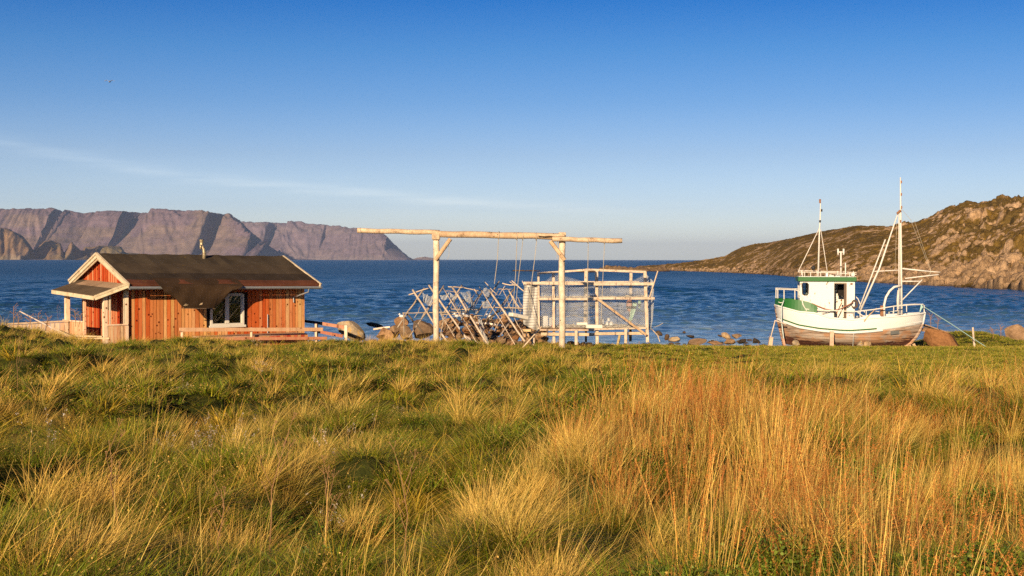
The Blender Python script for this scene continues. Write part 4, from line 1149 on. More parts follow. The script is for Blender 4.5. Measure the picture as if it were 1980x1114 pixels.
    m = MB(); m.beam(P(1198, 650, 57), P(1191, 682, 56), 0.09, 0.09, (0.95, 0.85, 0.5)); single(m, 'stake', WOOD, 'short pale square stake leaning left in the turf before the cage', 'stake')
    m = MB(); m.box(P(1017, 638.5, 59), (RT, (0, 1, 0), cz), (0.22, 0.25, 0.05), (1, .85, .55)); m.box(P(1015, 647, 59.1), (RT, (0, 1, 0), cz), (0.03, 0.03, 0.25), (.8, .6, .4)); m.box(P(1021, 647, 59.1), (RT, (0, 1, 0), cz), (0.03, 0.03, 0.25), (.8, .6, .4))
    single(m, 'stool', WOOD, 'small plank stool beneath the hanging grey netting', 'stool')

net_cage()

# ------------------------------------------------------------------ collapsed drying rack
def drying_rack():
    f = thing('drying_rack', (P(890, 665, 60)[0], 60, 1.3), 'half collapsed fish drying rack of crossed bleached poles', 'drying rack')
    def q(x, y, Y): return P(770 + x / 7.333, 530 + y / 7.333, Y)
    poles = [  # x1,y1,x2,y2,thickness,Y1,Y2,tone
        (370, 200, -10, 760, 26, 61.5, 60.5, .8), (205, 225, 520, 720, 30, 60.2, 59, 1.1), (148, 295, 428, 203, 20, 60.3, 60.3, 1.15), (60, 553, 760, 538, 13, 59.6, 59.6, .9),
        (75, 560, 80, 880, 22, 59.5, 59.4, .65), (130, 570, 350, 830, 26, 61, 60, .28), (645, 165, 150, 900, 22, 62, 60.5, .75), (435, 160, 1035, 1005, 30, 60.2, 57.6, 1.15),
        (635, 195, 1110, 970, 13, 60, 57.4, 1.1), (765, 185, 1285, 1020, 32, 60.2, 57.4, 1.15), (905, 155, 620, 590, 24, 62, 61, .85), (705, 180, 930, 186, 16, 60.6, 60.6, 1.1), (935, 195, 1200, 245, 14, 60.6, 60.6, 1),
        (1078, 215, 1140, 305, 24, 60.5, 60.2, 1.1), (1200, 240, 760, 830, 22, 62, 60.5, .6), (1145, 175, 1655, 1000, 13, 60, 57.4, 1.15), (1220, 105, 1405, 298, 13, 60.6, 60.2, 1.1),
        (1432, 105, 1060, 640, 24, 62, 61, .8), (1290, 230, 1795, 955, 32, 60.2, 57.6, 1.15), (1415, 215, 1605, 215, 13, 61, 61, 1), (1475, 130, 1665, 166, 18, 60.4, 60.4, 1.2), (1608, 93, 1805, 262, 18, 60.2, 60, 1.2),
        (1655, 195, 1240, 730, 24, 62, 61, .5), (1568, 232, 1745, 530, 20, 60.6, 60.2, 1), (1200, 470, 1850, 492, 19, 60.1, 60.1, .95), (750, 495, 1180, 502, 14, 60.6, 60.6, .9), (605, 572, 1195, 592, 14, 59.4, 59.4, .95), (600, 545, 980, 540, 16, 60, 60, .8),
        (1640, 610, 1795, 895, 12, 59, 58, 1.1), (615, 595, 905, 1055, 12, 58.6, 57, 1.1), (610, 840, 775, 1065, 30, 57.6, 56.8, 1.15), (1440, 520, 1180, 690, 24, 61, 60.6, .35), (1515, 168, 1425, 302, 9, 61, 61, 1.2),  # the darkest pole here has its shade painted in through a low tone
        (1490, 235, 1590, 470, 9, 60.4, 60.4, 1.1), (1580, 110, 1700, 180, 11, 60.3, 60.3, 1.2), (1760, 95, 1800, 190, 11, 60, 60, 1.1), (320, 460, 230, 620, 10, 61.5, 61.2, .9), (880, 400, 820, 480, 9, 61.5, 61.2, 1), (660, 240, 820, 250, 10, 60.9, 60.9, .9)]
    rg = random.Random(3); rq = random.Random(21)
    for k in range(22):
        x_ = rq.uniform(250, 1700); y_ = rq.uniform(230, 420); s_ = rq.choice([-1, 1]); l_ = rq.uniform(180, 520)
        poles.append((x_, y_, x_ + s_ * l_ * .55, y_ + l_, rq.uniform(8, 15), 61.2, 60.6, rq.uniform(.5, 1.05)))
    for (x1, y1, x2, y2, th, Y1, Y2, tone) in poles:
        m = MB(); a = q(x1, y1, Y1); b = q(x2, y2, Y2); r = th / 7.333 / F * 60 / 2 * 0.9; n = 6
        d = b - a; pts = [a + d * i / (n - 1) + np.array([rg.uniform(-.02, .02), 0, rg.uniform(-.02, .02)]) * (0 < i < n - 1) for i in range(n)]
        t_ = tone * 0.95
        m.tube(pts, [r * (1.08 - 0.16 * i / (n - 1)) for i in range(n)], 8, (t_, t_ * 0.93, t_ * 0.84)); m.build('pole', RACKW, f, smooth=True)
    # torn netting draped from the top
    patches = [((580, 300), (725, 255), (700, 340), (620, 360)), ((725, 255), (840, 300), (800, 370), (740, 330)), ((870, 250), (1010, 225), (1060, 400), (960, 380)), ((340, 250), (420, 280), (400, 400), (360, 390)), ((410, 290), (490, 300), (480, 440), (400, 420)),
               ((1220, 150), (1300, 220), (1290, 330), (1200, 260)), ((1180, 380), (1260, 360), (1330, 440), (1200, 490)), ((1000, 300), (1080, 420), (1120, 560), (1060, 520)), ((1100, 540), (1170, 620), (1290, 1000), (1210, 960))]
    for (a, b, c, d) in patches:
        g = bil(q(*a, 60), q(*b, 60), q(*c, 59.5), q(*d, 59.5))
        net(lambda u, v: g(u, v) + np.array([0, 0.08 * math.sin(u * 9 + v * 5), -0.07 * math.sin(u * 3.14)]), 20, 20, 0.009, 'net', NETM, f)
drying_rack()

# ------------------------------------------------------------------ stones along the shore
def shore_stones():
    rock_px(655, 704, 621, 658, 69, 1, STONE_PALE, 'large pale rounded boulder at the shore right of the cabin', dep=0.9)
    rock_px(704, 743, 624, 633, 74, 2, STONE_DARK, 'low dark rock in the water right of the pale boulder')
    rock_px(725, 759, 635, 658, 66, 3, STONE, 'squat reddish boulder on the beach left of the drying rack')
    rock_px(761, 791, 612, 634, 68, 4, STONE, 'highest rounded boulder behind the left end of the drying rack')
    rock_px(752, 774, 624, 652, 66.5, 5, STONE, 'upright boulder between squat and rounded boulders')
    rock_px(770, 800, 632, 662, 64.5, 7, STONE, 'boulder right under the left feet of the drying rack')
    rock_px(790, 838, 620, 654, 65.5, 6, STONE, 'broad brown boulder just left of the tall left post')
    rock_px(742, 762, 640, 662, 64, 8, STONE, 'rough boulder low in the grass before the upright one')
    mb = MB(); mb.tube([P(722, 637, 68.5), P(736, 635, 68.6), P(754, 632.5, 68.6)], [0.05, 0.06, 0.05], 8, (1.3, 1.25, 1.2)); single(mb, 'driftwood', WOOD, 'bleached white driftwood log beside the squat boulder', 'driftwood')
    mb = MB(); mb.tube([P(915, 624, 63.5), P(943, 625.5, 63.5), P(972, 631, 63.2)], [0.04, 0.05, 0.045], 8, (1.5, 1.5, 1.5)); single(mb, 'driftwood', WOOD, 'white pole lying across the stone heap behind the drying rack', 'driftwood')
    mb = MB(); mb.beam(P(967, 649, 61), P(985, 624, 61.3), 0.07, 0.03, (0.9, 0.9, 0.95)); single(mb, 'plank', WOOD_GREY, 'short grey plank leaning on the stone heap', 'plank')
    mb = MB(); mb.tube([P(898, 650, 60), P(918, 660, 59.6), P(936, 668, 59.4)], [0.06, 0.05, 0.035], 7, (.8, .75, .7)); single(mb, 'driftwood', WOOD, 'curved grey driftwood at the foot of the stone heap', 'driftwood')
    rng = random.Random(12); k = 0
    # the heap
    for i in range(215):
        x = rng.uniform(852, 1052); f = rng.random()
        top = np.interp(x, [852, 870, 905, 940, 975, 1010, 1052], [622, 617, 612, 622, 612, 622, 640])
        r = top + (668 - top) * f
        Y = 66.5 - 5.5 * f + rng.uniform(-.3, .3)
        s = rng.uniform(0.26, 0.52) * (1.25 if rng.random() < .2 else 1)
        rock(P(x, r, Y), (s * 1.15, s, s * rng.uniform(.65, .95)), i, STONE if rng.random() < .8 else STONE_RED, 'brown fist to head sized stone in the heap behind the drying rack', 'stones of the heap behind the drying rack', 'stone', cat='stone')
    # rubble between the big boulders and under the cage
    for i in range(64):
        x = rng.uniform(598, 850); Y = rng.uniform(64, 72.5); r = rng.uniform(646, 664)
        s = rng.uniform(0.25, 0.7); z = float(ground(P(x, r, Y)[0], Y)) + s * .15
        rock((P(x, r, Y)[0], Y, z), (s * 1.2, s, s * .7), i, STONE, 'small stone among the shore boulders right of the cabin', 'small stones between the shore boulders', 'stone', cat='stone')
    for i in range(60):
        x = rng.uniform(1035, 1300); Y = rng.uniform(66, 79)
        s = rng.uniform(0.2, 0.5); X = (x - 990) / F * Y; z = float(ground(X, Y)) + s * .2
        rock((X, Y, z), (s * 1.3, s, s * .7), i, STONE_DARK, 'dark stone on the beach behind the net cage', 'dark stones behind the net cage', 'stone', cat='stone')
    S = [(1266, 1283, 640, 650, 80, 2, STONE_DARK, 'dark wet rock in the water just right of the cage'), (1319, 1328, 640, 646, 86, 3, STONE_DARK, 'small dark rock alone in the shallows'),
         (1324, 1344, 648, 653, 83, 4, STONE_DARK, 'flat dark rock awash in the shallows'), (1294, 1316, 649, 660, 78, 5, STONE_PALE, 'whitish rock in the grass edge right of the cage'),
         (1395, 1413, 643, 656, 82, 1, STONE_PALE, 'round tan rock at the waterline between cage and boat'), (1414, 1434, 646, 654, 82.5, 6, STONE, 'low brown rock right beside the round tan one'),
         (1386, 1398, 648, 652, 84, 7, STONE_DARK, 'dark sliver of rock left of the round tan one'), (1327, 1366, 655, 668, 79, 8, STONE, 'long orange brown rock at the edge of the turf'),
         (1366, 1400, 659, 668, 79, 3, STONE, 'low brown rock right of the long orange one'), (1400, 1424, 655, 666, 79.5, 2, STONE, 'rounded brown rock on the beach before the round tan one'),
         (1424, 1448, 654, 664, 80, 5, STONE_DARK, 'jagged dark rock on the beach, center of the gap'), (1452, 1470, 655, 664, 80, 4, STONE_DARK, 'dark rock nearest the boat on the shore'), (1283, 1296, 647, 660, 79, 7, STONE_DARK, 'dark rock left of the whitish one'),
         (1946, 1996, 630, 672, 74, 1, STONE, 'large brown boulder on the shore at the right edge'),
         (1838, 1868, 744, 784, 29, 4, STONE_PALE, 'brown stone standing by a dark hollow in the meadow'),
         (1783, 1860, 641, 690, 70.3, 1, STONE_RED, 'big reddish brown boulder behind the bow of the boat'),
         (1530, 1546, 657, 670, 68.6, 2, STONE_PALE, 'small tan stone wedged under the stern of the boat'), (1656, 1672, 659, 676, 68, 3, STONE_PALE, 'whitish stone under the middle of the boat'),
         (1669, 1684, 656, 676, 68.1, 5, STONE_PALE, 'taller whitish stone under the middle of the boat, right of its twin')]
    for s in S: rock_px(*s)
    rg = random.Random(77)
    for i in range(30):
        x = rg.uniform(1290, 1480); Y = rg.uniform(80.5, 87); s = rg.uniform(.15, .4); X = (x - 990) / F * Y
        rock((X, Y, max(float(ground(X, Y)), 0) + s * .05), (s * 1.6, s, s * .5), i, STONE_DARK, 'small dark stone awash between the cage and the boat', 'small stones awash in the shallows', 'stone', cat='stone')
    # gulls sitting on the heap
    gm = flat_mat('gull_feathers', (0.75, 0.74, 0.72), 0.8)
    for (x, r, Y, lab) in [(883.5, 610.5, 66.3, 'white seabird resting leftmost on the stone heap'), (900.5, 611, 66.2, 'white seabird resting second from left on the stone heap'), (946.5, 612, 66, 'white seabird resting at the middle of the stone heap'), (777, 611.5, 68, 'white seabird on the rounded boulder at the far left')]:
        m = MB(); c = P(x, r, Y); m.ball(c, 0.09, 8, 6, (1, 1, 1), (1.6, .8, .8)); m.ball(c + np.array([-.11, 0, .10]), 0.05, 8, 6); m.tube([c + np.array([.08, 0, 0]), c + np.array([.24, 0, .0])], [0.05, 0.015], 6, (.6, .6, .6)); m.tube([c + np.array([-.15, 0, .10]), c + np.array([-.2, 0, .09])], [0.015, 0.004], 5, (.7, .4, .1)); m.tube([c + np.array([0, 0, -.05]), c + np.array([0, 0, -.14])], 0.012, 5, (.5, .3, .1))
        single(m, 'seabird', gm, lab, 'bird', smooth=True)
shore_stones()
# far bird in the sky
mb = MB(); c = P(212, 158, 150); mb.ball(c, 0.1, 8, 6, (.12, .12, .13), (1, 2.2, 1)); mb.grid([[c + np.array([0, -.12, 0]), c + np.array([0, .12, 0])], [c + np.array([.3, -.1, .16]), c + np.array([.3, .1, .16])], [c + np.array([.62, 0, .05]), c + np.array([.62, .06, .05])]], (.12, .12, .13), (0, 0, .02)); mb.grid([[c + np.array([0, -.12, 0]), c + np.array([0, .12, 0])], [c + np.array([-.3, -.1, .16]), c + np.array([-.3, .1, .16])], [c + np.array([-.62, 0, .05]), c + np.array([-.62, .06, .05])]], (.12, .12, .13), (0, 0, .02))
single(mb, 'seabird', flat_mat('bird_dark', (0.3, 0.3, 0.32)), 'tiny dark bird flying high in the blue sky', 'bird')
# ------------------------------------------------------------------ fishing boat drawn up on the grass
BE = math.radians(-8)
ba = np.array([math.cos(BE), math.sin(BE), 0]); bn = np.array([math.sin(BE), -math.cos(BE), 0])
B0 = P(1643, 600, 71); B0[2] = 0
def B(s, w_, z): return B0 + ba * s + bn * w_ + cz * z
def bs(px, row, w_=0.0):
    q = on_plane(px, row, B0 + bn * w_, bn) - B0; return float(q @ ba), float(q[2])

def build_boat():
    boat = thing('fishing_boat', B(0, 0, 0.7), 'old white fishing boat with green trim and wheelhouse propped up on the grass', 'boat')
    HW = paint_mat('hull_white', (0.78, 0.76, 0.71), (0.40, 0.31, 0.23), 0.345, 0.45, 2.2, (0.5, 1, 1))
    GRN = paint_mat('green_paint', (0.016, 0.125, 0.018), (0.45, 0.45, 0.38), 0.30, 0.45, 3.5)
    HOUSEW = paint_mat('house_white', (0.78, 0.75, 0.69), (0.16, 0.12, 0.09), 0.395, 0.5, 3.6, (1.6, 1.6, 0.8))
    WM = paint_mat('mast_white', (0.78, 0.72, 0.63), (0.36, 0.20, 0.10), 0.36, 0.45, 6)
    RUST = flat_mat('rusty_metal', (0.27, 0.12, 0.055), 0.8)
    BLK = flat_mat('black_rubber', (0.03, 0.03, 0.03), 0.6)
    # bare planking under flaking paint
    m, t = material('hull_planks')
    v = t.n('ShaderNodeTexCoord').outputs['Object']; vc = t.n('ShaderNodeVertexColor', layer_name='Col').outputs[0]
    sv = t.mapping(v, (0.45, 0.45, 3.2), (0, 0, 0), (0, math.radians(3), 0))
    n1 = t.noise(sv, 2.0, 6, 0.7); n2 = t.noise(t.mapping(v, (0.6, 0.6, 6)), 3.0, 5, 0.7); n3 = t.noise(v, 1.1, 5, 0.65)
    c = t.ramp(n1, [(0.36, (0.13, 0.08, 0.05)), (0.44, (0.36, 0.25, 0.18)), (0.60, (0.50, 0.40, 0.32))])
    c = t.mix(t.ramp(n3, [(0.50, 0.0), (0.56, 0.55)]), c, (0.50, 0.22, 0.08))
    sz = t.n('ShaderNodeSeparateXYZ', {0: vc})
    pf = t.ramp(t.math('ADD', sz.outputs[0], t.math('MULTIPLY', n2, 0.75)), [(0.80, 0.0), (0.86, 1.0)])
    c = t.mix(pf, c, t.mix(n1, (0.045, 0.018, 0.014), (0.13, 0.05, 0.03)))
    sep_ = t.n('ShaderNodeSeparateXYZ', {0: v})
    seam = t.math('FRACT', t.math('MULTIPLY', t.math('ADD', sep_.outputs[2], t.math('MULTIPLY', t.math('POWER', t.math('MULTIPLY', sep_.outputs[0], 0.25), 2.0), -0.13)), 6.2))
    sm = t.ramp(seam, [(0.0, 0.0), (0.06, 0.0), (0.10, 1.0)])
    c = t.mix(t.math('MULTIPLY', t.math('SUBTRACT', 1.0, sm), 0.8), c, (0.03, 0.02, 0.015))
    finish(t, c, 0.85, t.math('ADD', sm, n2), 0.4, 0.015, spec=0.15)
    PLK = m
    # hull form -------------------------------------------------
    s_st = [bs(1519, 600)[0], bs(1514, 600)[0], bs(1508, 600)[0], bs(1503.5, 600)[0], bs(1500.5, 600)[0], bs(1498, 600)[0]]
    s_bw = [bs(1752, 600)[0], bs(1768, 600)[0], bs(1777, 600)[0], bs(1783.5, 600)[0], bs(1785.5, 600)[0], bs(1787.5, 600)[0]]
    Bm = 1.32
    tx = np.linspace(-1, 1, 49)
    def zlev(px, tab): return 5.2 - (np.interp(px, tab[0], tab[1]) - 501.5) / F * 69.9
    TOP = ([1498, 1510, 1541, 1571, 1600, 1640, 1680, 1730, 1788], [590.5, 594, 602, 604, 613, 616.5, 613, 609.5, 604.5])
    WB = ([1498, 1510, 1540, 1580, 1620, 1640, 1680, 1730, 1788], [616, 622, 632, 638, 641, 641.5, 638.5, 633, 624.5])
    KEEL = ([1498, 1520, 1560, 1640, 1700, 1740, 1757, 1772, 1790], [662, 668, 676, 680, 680, 677, 672, 662, 650])
    def beam_(t_, k):   # fraction of full half-beam
        e = np.where(t_ < 0, (1 - np.abs(t_) ** [2.0, 2.2, 2.6, 3.2, 3.4, 3.6][k]) ** [1.1, 0.9, 0.72, 0.58, 0.54, 0.5][k], (1 - np.abs(t_) ** [1.8, 1.9, 2.1, 2.4, 2.5, 2.6][k]) ** [1.3, 1.15, 0.95, 0.8, 0.75, 0.72][k])
        return e * [0.10, 0.48, 0.84, 0.985, 1.0, 1.0][k] * Bm
    def lev(k):
        s = (s_st[k] + s_bw[k]) / 2 + tx * (s_bw[k] - s_st[k]) / 2
        pxs = 1643 + s / (s_bw[5]) * (1787.5 - 1643) * 1.0
        zt = zlev(pxs, TOP); zw = zlev(pxs, WB); zk = zlev(pxs, KEEL)
        z = [zk, zk + (zw - zk) * 0.22, zk + (zw - zk) * 0.58, zw, zw + (zt - zw) * .5, zt][k]
        w_ = beam_(tx, k)
        return s, np.maximum(w_, 0.035), z
    LV = [lev(k) for k in range(6)]
    def sheet(k0, k1, name, M, off=0.0, colf=None, t0=0, t1=48, thick=0.05, sub=4, side=(1, -1)):
        mb = MB()
        for sg in side:
            rows_ = []
            cols = []
            seq = []
            for k in range(k0, k1):
                for q_ in range(sub):
                    f = q_ / sub; a, b = LV[k], LV[k + 1]; seq.append((k + f, [a[i] * (1 - f) + b[i] * f for i in range(3)]))
            seq.append((k1, LV[k1]))
            for kf, (s, w_, z) in seq:
                rows_.append([B(s[i], sg * (w_[i] + off), z[i]) for i in range(t0, t1 + 1)]); cols.append(kf)
            if sg < 0: rows_ = [r[::-1] for r in rows_]
            base = len(mb.V)
            R, K = len(rows_), len(rows_[0])
            mb.grid(rows_, (1, 1, 1), bn * (-thick * sg))
            if colf:
                for i in range(R):
                    for j in range(K):
                        for lay in (0, R * K):
                            mb.C[base + lay + i * K + j] = (colf(cols[i]), 0, 0)
        return mb.build(name, M, boat, smooth=True)
    sheet(0, 3, 'hull', PLK, colf=lambda k: float(np.interp(k, [0, 1.2, 2.0, 2.6, 3], [0.78, 0.58, 0.30, 0.12, 0.0])))
    sheet(3, 5, 'topside', HW, 0.012)
    # white rubbing strake and green line just above it
    def strake(kk, off, r, name, M, ta, tb, dz=0.0, c=(1, 1, 1), flat=True):
        mb = MB()
        s, w_, z = [LV[int(kk)][i] * (1 - kk % 1) + (LV[min(5, int(kk) + 1)][i]) * (kk % 1) for i in range(3)]
        for sg in (1, -1):
            pts = [B(s[i], sg * (w_[i] + off), z[i] + dz) for i in range(ta, tb + 1)]
            mb.tube(pts, r, 6, c)
        return mb.build(name, M, boat)
    strake(3, 0.03, 0.055, 'rubbing_strake', HW, 0, 34, -0.01)
    strake(3, 0.05, 0.036, 'green_stripe', GRN, 1, 32, 0.12)
    strake(5, 0.0, 0.05, 'gunwale', HW, 0, 48, 0.0)
    # stem and stern posts
    mb = MB(); mb.tube([B(s_bw[5] + .02, 0, LV[5][2][-1] + .06), B(s_bw[4] + .02, 0, LV[4][2][-1]), B(s_bw[3] + .015, 0, LV[3][2][-1])], 0.065, 8); mb.build('stem_cap', HW, boat)
    mb = MB(); pr_ = [bs(1784, 626), bs(1778, 640), bs(1771, 652), bs(1760, 664), bs(1748, 672), bs(1725, 680)]
    mb.tube([B(s, 0, z) for s, z in pr_], [0.07, 0.085, 0.09, 0.09, 0.09, 0.08], 8, (0.15, 0, 0)); mb.build('stem', PLK, boat)
    mb = MB(); pr_ = [bs(1499, 588), bs(1504, 620), bs(1509, 640), bs(1514, 662), bs(1517, 676)]
    mb.tube([B(s, 0, z) for s, z in pr_], 0.07, 8, (0.45, 0, 0)); mb.build('stern_post', PLK, boat)
    # raised green bulwark round the stern
    gx = [1498, 1510, 1526, 1541, 1560, 1574]; gr = [577, 578, 578.5, 579.5, 583.5, 591]
    mb = MB(); s, w_, z = LV[5]
    n0 = max(i for i in range(49) if 1643 + s[i] / s_bw[5] * 144.5 < 1575)
    for sg in (1, -1):
        rows_ = [[], [], []]
        for i in range(0, n0 + 1):
            pxx = 1643 + s[i] / s_bw[5] * 144.5; zt = 5.2 - (np.interp(pxx, gx, gr) - 501.5) / F * 70.2
            sh = 0.10 * (zt - z[i])
            for q_, f in enumerate((0, 0.5, 1)):
                rows_[q_].append(B(s[i] + 0.02 * f, sg * max(w_[i] * (1 - .06 * f) + 0.02 - 0.02 * f, 0.02), z[i] + (zt - z[i]) * f + 0.02))
        if sg < 0: rows_ = [r[::-1] for r in rows_]
        mb.grid(rows_, (1, 1, 1), bn * (-0.05 * sg))
    mb.build('stern_bulwark', GRN, boat, smooth=False)
    # decks
    mb = MB(); rows_ = [[B(s[i], k * max(w_[i] - 0.07, 0.0), (z[i] - 0.42) if i > n0 else z[i] - .05) for i in range(49)] for k in (1, 0, -1)]
    mb.grid(rows_, (0.9, 0.85, 0.8), (0, 0, -0.04)); mb.build('deck', HW, boat)
    mb = MB(); mb.box(B(*[bs(1557, 590)[0], 0.0, bs(1557, 590)[1]]), (ba, bn, cz), (0.42, 0.72, 0.22)); mb.build('aft_casing', GRN, boat, bevel=0.03)
    # wheelhouse ------------------------------------------------
    W = 0.86
    def panel(w_, x0, x1, r0, r1, holes, name, M, parent, th=0.03, shift=0.0):
        s0, zt = bs(x0, r0, W); s1, zb = bs(x1, r1, W)
        hs = []
        for (hx0, hx1, hr0, hr1) in holes:
            a, b = bs(hx0, hr0, W); c_, d = bs(hx1, hr1, W); hs.append((a, c_, d, b))
        xs = sorted({s0, s1} | {h[0] for h in hs} | {h[1] for h in hs}); zs = sorted({zb, zt} | {min(max(h[2], zb), zt) for h in hs} | {h[3] for h in hs})
        m = MB()
        for i in range(len(xs) - 1):
            for j in range(len(zs) - 1):
                cx, cy = (xs[i] + xs[i + 1]) / 2, (zs[j] + zs[j + 1]) / 2
                if any(h[0] < cx < h[1] and h[2] < cy < h[3] for h in hs): continue
                m.box(B(cx, w_, cy), (ba, bn, cz), ((xs[i + 1] - xs[i]) / 2, th / 2, (zs[j + 1] - zs[j]) / 2))
        return m.build(name, M, parent)
    house = panel(W, 1547.5, 1652, 543.5, 618, [(1551.5, 1562.5, 548, 570), (1613, 1636.5, 548.5, 620)], 'wheelhouse', HOUSEW, boat)
    panel(-W, 1547.5, 1652, 543.5, 618, [(1550, 1562.5, 548, 570), (1609, 1618, 547, 573)], 'far_wall', HOUSEW, house)
    s0, zt = bs(1547.5, 543.5, W); s1, zb = bs(1652, 618, W)
    m = MB(); m.box(B(s1, 0, (zt + zb) / 2), (ba, bn, cz), (0.015, W - .02, (zt - zb) / 2)); m.build('end_wall', HOUSEW, house)
    m = MB()
    for w_ in (-0.78, -0.05, 0.72): m.box(B(s0, w_, (zt + zb) / 2), (ba, bn, cz), (0.015, 0.06 if w_ > -.5 and w_ < .5 else 0.1, (zt - zb) / 2))
    m.box(B(s0, 0, zb + .45), (ba, bn, cz), (0.013, W - .02, 0.65)); m.box(B(s0, 0, zt - .08), (ba, bn, cz), (0.013, W - .02, 0.08)); m.build('end_wall', HOUSEW, house)
    # rounded window rim, door frame, dark door edge
    m = MB(); cxs = [(1551, 549.5), (1553, 547), (1561, 547.5), (1563, 550), (1562.5, 568), (1560.5, 570.5), (1554.5, 570.5), (1552, 568), (1551, 549.5)]
    m.tube([B(bs(x, r, W + .02)[0], W + .02, bs(x, r, W + .02)[1]) for x, r in cxs], 0.032, 6, cap=False); m.build('window_rim', BLK, house)
    gp = bpy.data.materials['window_glass']
    m = MB(); a = bs(1552, 549, W); b = bs(1562, 570, W); m.box(B((a[0] + b[0]) / 2, W, (a[1] + b[1]) / 2), (ba, bn, cz), ((b[0] - a[0]) / 2, .004, (a[1] - b[1]) / 2)); m.build('window_pane', gp, house)
    def strip(x0, x1, r0, r1, w_, M, name, th=0.03, c=(1, 1, 1), par=None):
        a = bs(x0, r0, w_); b = bs(x1, r1, w_); m = MB(); m.box(B((a[0] + b[0]) / 2, w_, (a[1] + b[1]) / 2), (ba, bn, cz), (abs(b[0] - a[0]) / 2, th, abs(a[1] - b[1]) / 2), c); return m.build(name, M, par or house)
    strip(1632, 1636.5, 549, 616, W + .0, flat_mat('door_edge', (0.14, 0.09, 0.06)), 'door_jamb', .05)
    strip(1613, 1637, 546.5, 549, W + .03, flat_mat('lintel', (0.30, 0.24, 0.18)), 'lintel', .025)
    strip(1612.5, 1615, 586, 617, W + .01, BLK, 'door_edge', .02)
    strip(1620, 1632, 550, 572, -0.2, DARK, 'dark_panel', .02)  # near-black panel standing inside the doorway
    # inner bench and gear
    m = MB(); m.ball(B(bs(1627, 581, .2)[0], 0.2, bs(1627, 581, .2)[1]), 0.05, 8, 6, (.5, .5, .5), (1, 1, 1.3)); m.tube([B(bs(1617, 600, .2)[0], .2, bs(1617, 607, .2)[1]), B(bs(1628, 585, .2)[0], .2, bs(1628, 585, .2)[1])], 0.03, 6); m.build('gear', RUST, house)
    # roof
    s0, zt = bs(1543, 535.5, W + .12); s1, zb = bs(1656.5, 544.5, W + .12)
    m = MB(); n = 10; zc_ = lambda u: 0.0
    m.box(B((s0 + s1) / 2, 0, (zt + zb) / 2 - .0), (ba, bn, cz), ((s1 - s0) / 2, W + 0.13, (zt - zb) / 2)); m.build('roof', GRN, house, bevel=0.02)
    m = MB(); m.box(B((s0 + s1) / 2, 0, zt + .012), (ba, bn, cz), ((s1 - s0) / 2 - .05, W + 0.06, 0.012)); m.build('roof_top', HOUSEW, house)
    # railing on the roof
    def T(pts, r, M, name, par, c=(1, 1, 1), n=7, w_=0.0):
        m = MB(); q = []
        for p_ in pts:
            ww = p_[2] if len(p_) > 2 else w_; s_, z_ = bs(p_[0], p_[1], ww); q.append(B(s_, ww, z_))
        m.tube(q, r, n, c); return m.build(name, M, par, smooth=True)
    rm = MB()
    def TT(pts, r, w_=0.8, c=(1, 1, 1)):
        q = []
        for p_ in pts:
            ww = p_[2] if len(p_) > 2 else w_; s_, z_ = bs(p_[0], p_[1], ww); q.append(B(s_, ww, z_))
        rm.tube(q, r, 6, c)
    TT([(1543, 526), (1600, 527), (1656, 530.5)], 0.022); TT([(1545, 523, -.8), (1656, 527, -.8)], 0.02); TT([(1545, 526, .8), (1545, 524, -.8)], 0.02)
    for x in (1552, 1556, 1567.5, 1587, 1643): TT([(x, 526.5), (x, 537)], 0.02)
    for x in (1550, 1580, 1620, 1650): TT([(x, 524, -.8), (x, 534, -.8)], 0.02)
    rm.build('roof_rail', WM, house)
    strip(1596.5, 1601, 527.5, 535, 0.7, WHITE, 'lamp_box', .08)
    m = MB()
    for x0, x1, r0, c in ((1603, 1607, 530, .9), (1607, 1612, 531.5, .8), (1615, 1624, 531, .5), (1646, 1652, 528, .9)):
        a = bs(x0, r0, .3); b = bs(x1, 536, .3); m.box(B((a[0] + b[0]) / 2, .3, (a[1] + b[1]) / 2), (ba, bn, cz), ((b[0] - a[0]) / 2, .1, (a[1] - b[1]) / 2), (c, c * .95, c * .85))
    m.build('roof_fitting', WM, house)
    s_, z_ = bs(1572.5, 518, .1); m = MB(); m.ball(B(s_, .1, z_), 0.115, 12, 8); m.build('ball_marker', BLK, house, smooth=True)
    T([(1572.5, 521, .1), (1572.5, 536, .1)], 0.012, BLK, 'ball_stay', house)
    s_, z_ = bs(1646.5, 549, W + .03); m = MB(); m.ball(B(s_, W + .04, z_), 0.05, 8, 6, (1, 1, 1), (1.5, 1, 1)); m.build('horn', RUST, house)
    # aft mast
    am = T([(1582, 537), (1584.5, 445), (1586, 420), (1586.5, 395), (1585.5, 387)], [0.052, 0.04, 0.034, 0.026, 0.022], WM, 'aft_mast', boat)
    T([(1543.5, 525, .5), (1584, 442, 0)], 0.022, WM, 'mast_leg', am); T([(1600, 528, .5), (1587, 444, 0)], 0.018, WM, 'mast_leg', am)
    for (x, r, h, c) in ((1585.5, 389, 4.5, (0.9, .5, .25)), (1588.5, 407, 3, (.3, .3, .3)), (1585.5, 428, 2.6, (.2, .15, .12))):
        s_, z_ = bs(x, r); m = MB(); m.tube([B(s_, .03, z_ - h / 37 / 1.2), B(s_, .03, z_ + h / 37 / 1.2)], 0.05, 8, (1, 1, 1)); m.build('mast_lamp', RUST if c[0] > .5 else BLK, am)
    # exhaust pipes
    ex = T([(1626, 538, .2), (1626, 486, .2)], 0.042, WM, 'exhaust_pipe', boat, (0.75, .68, .55)); 
    for x in (1620.5, 1631.2): T([(x, 481, .2), (x, 493, .2)], 0.05, WM, 'exhaust_head', ex, (0.8, .74, .62))
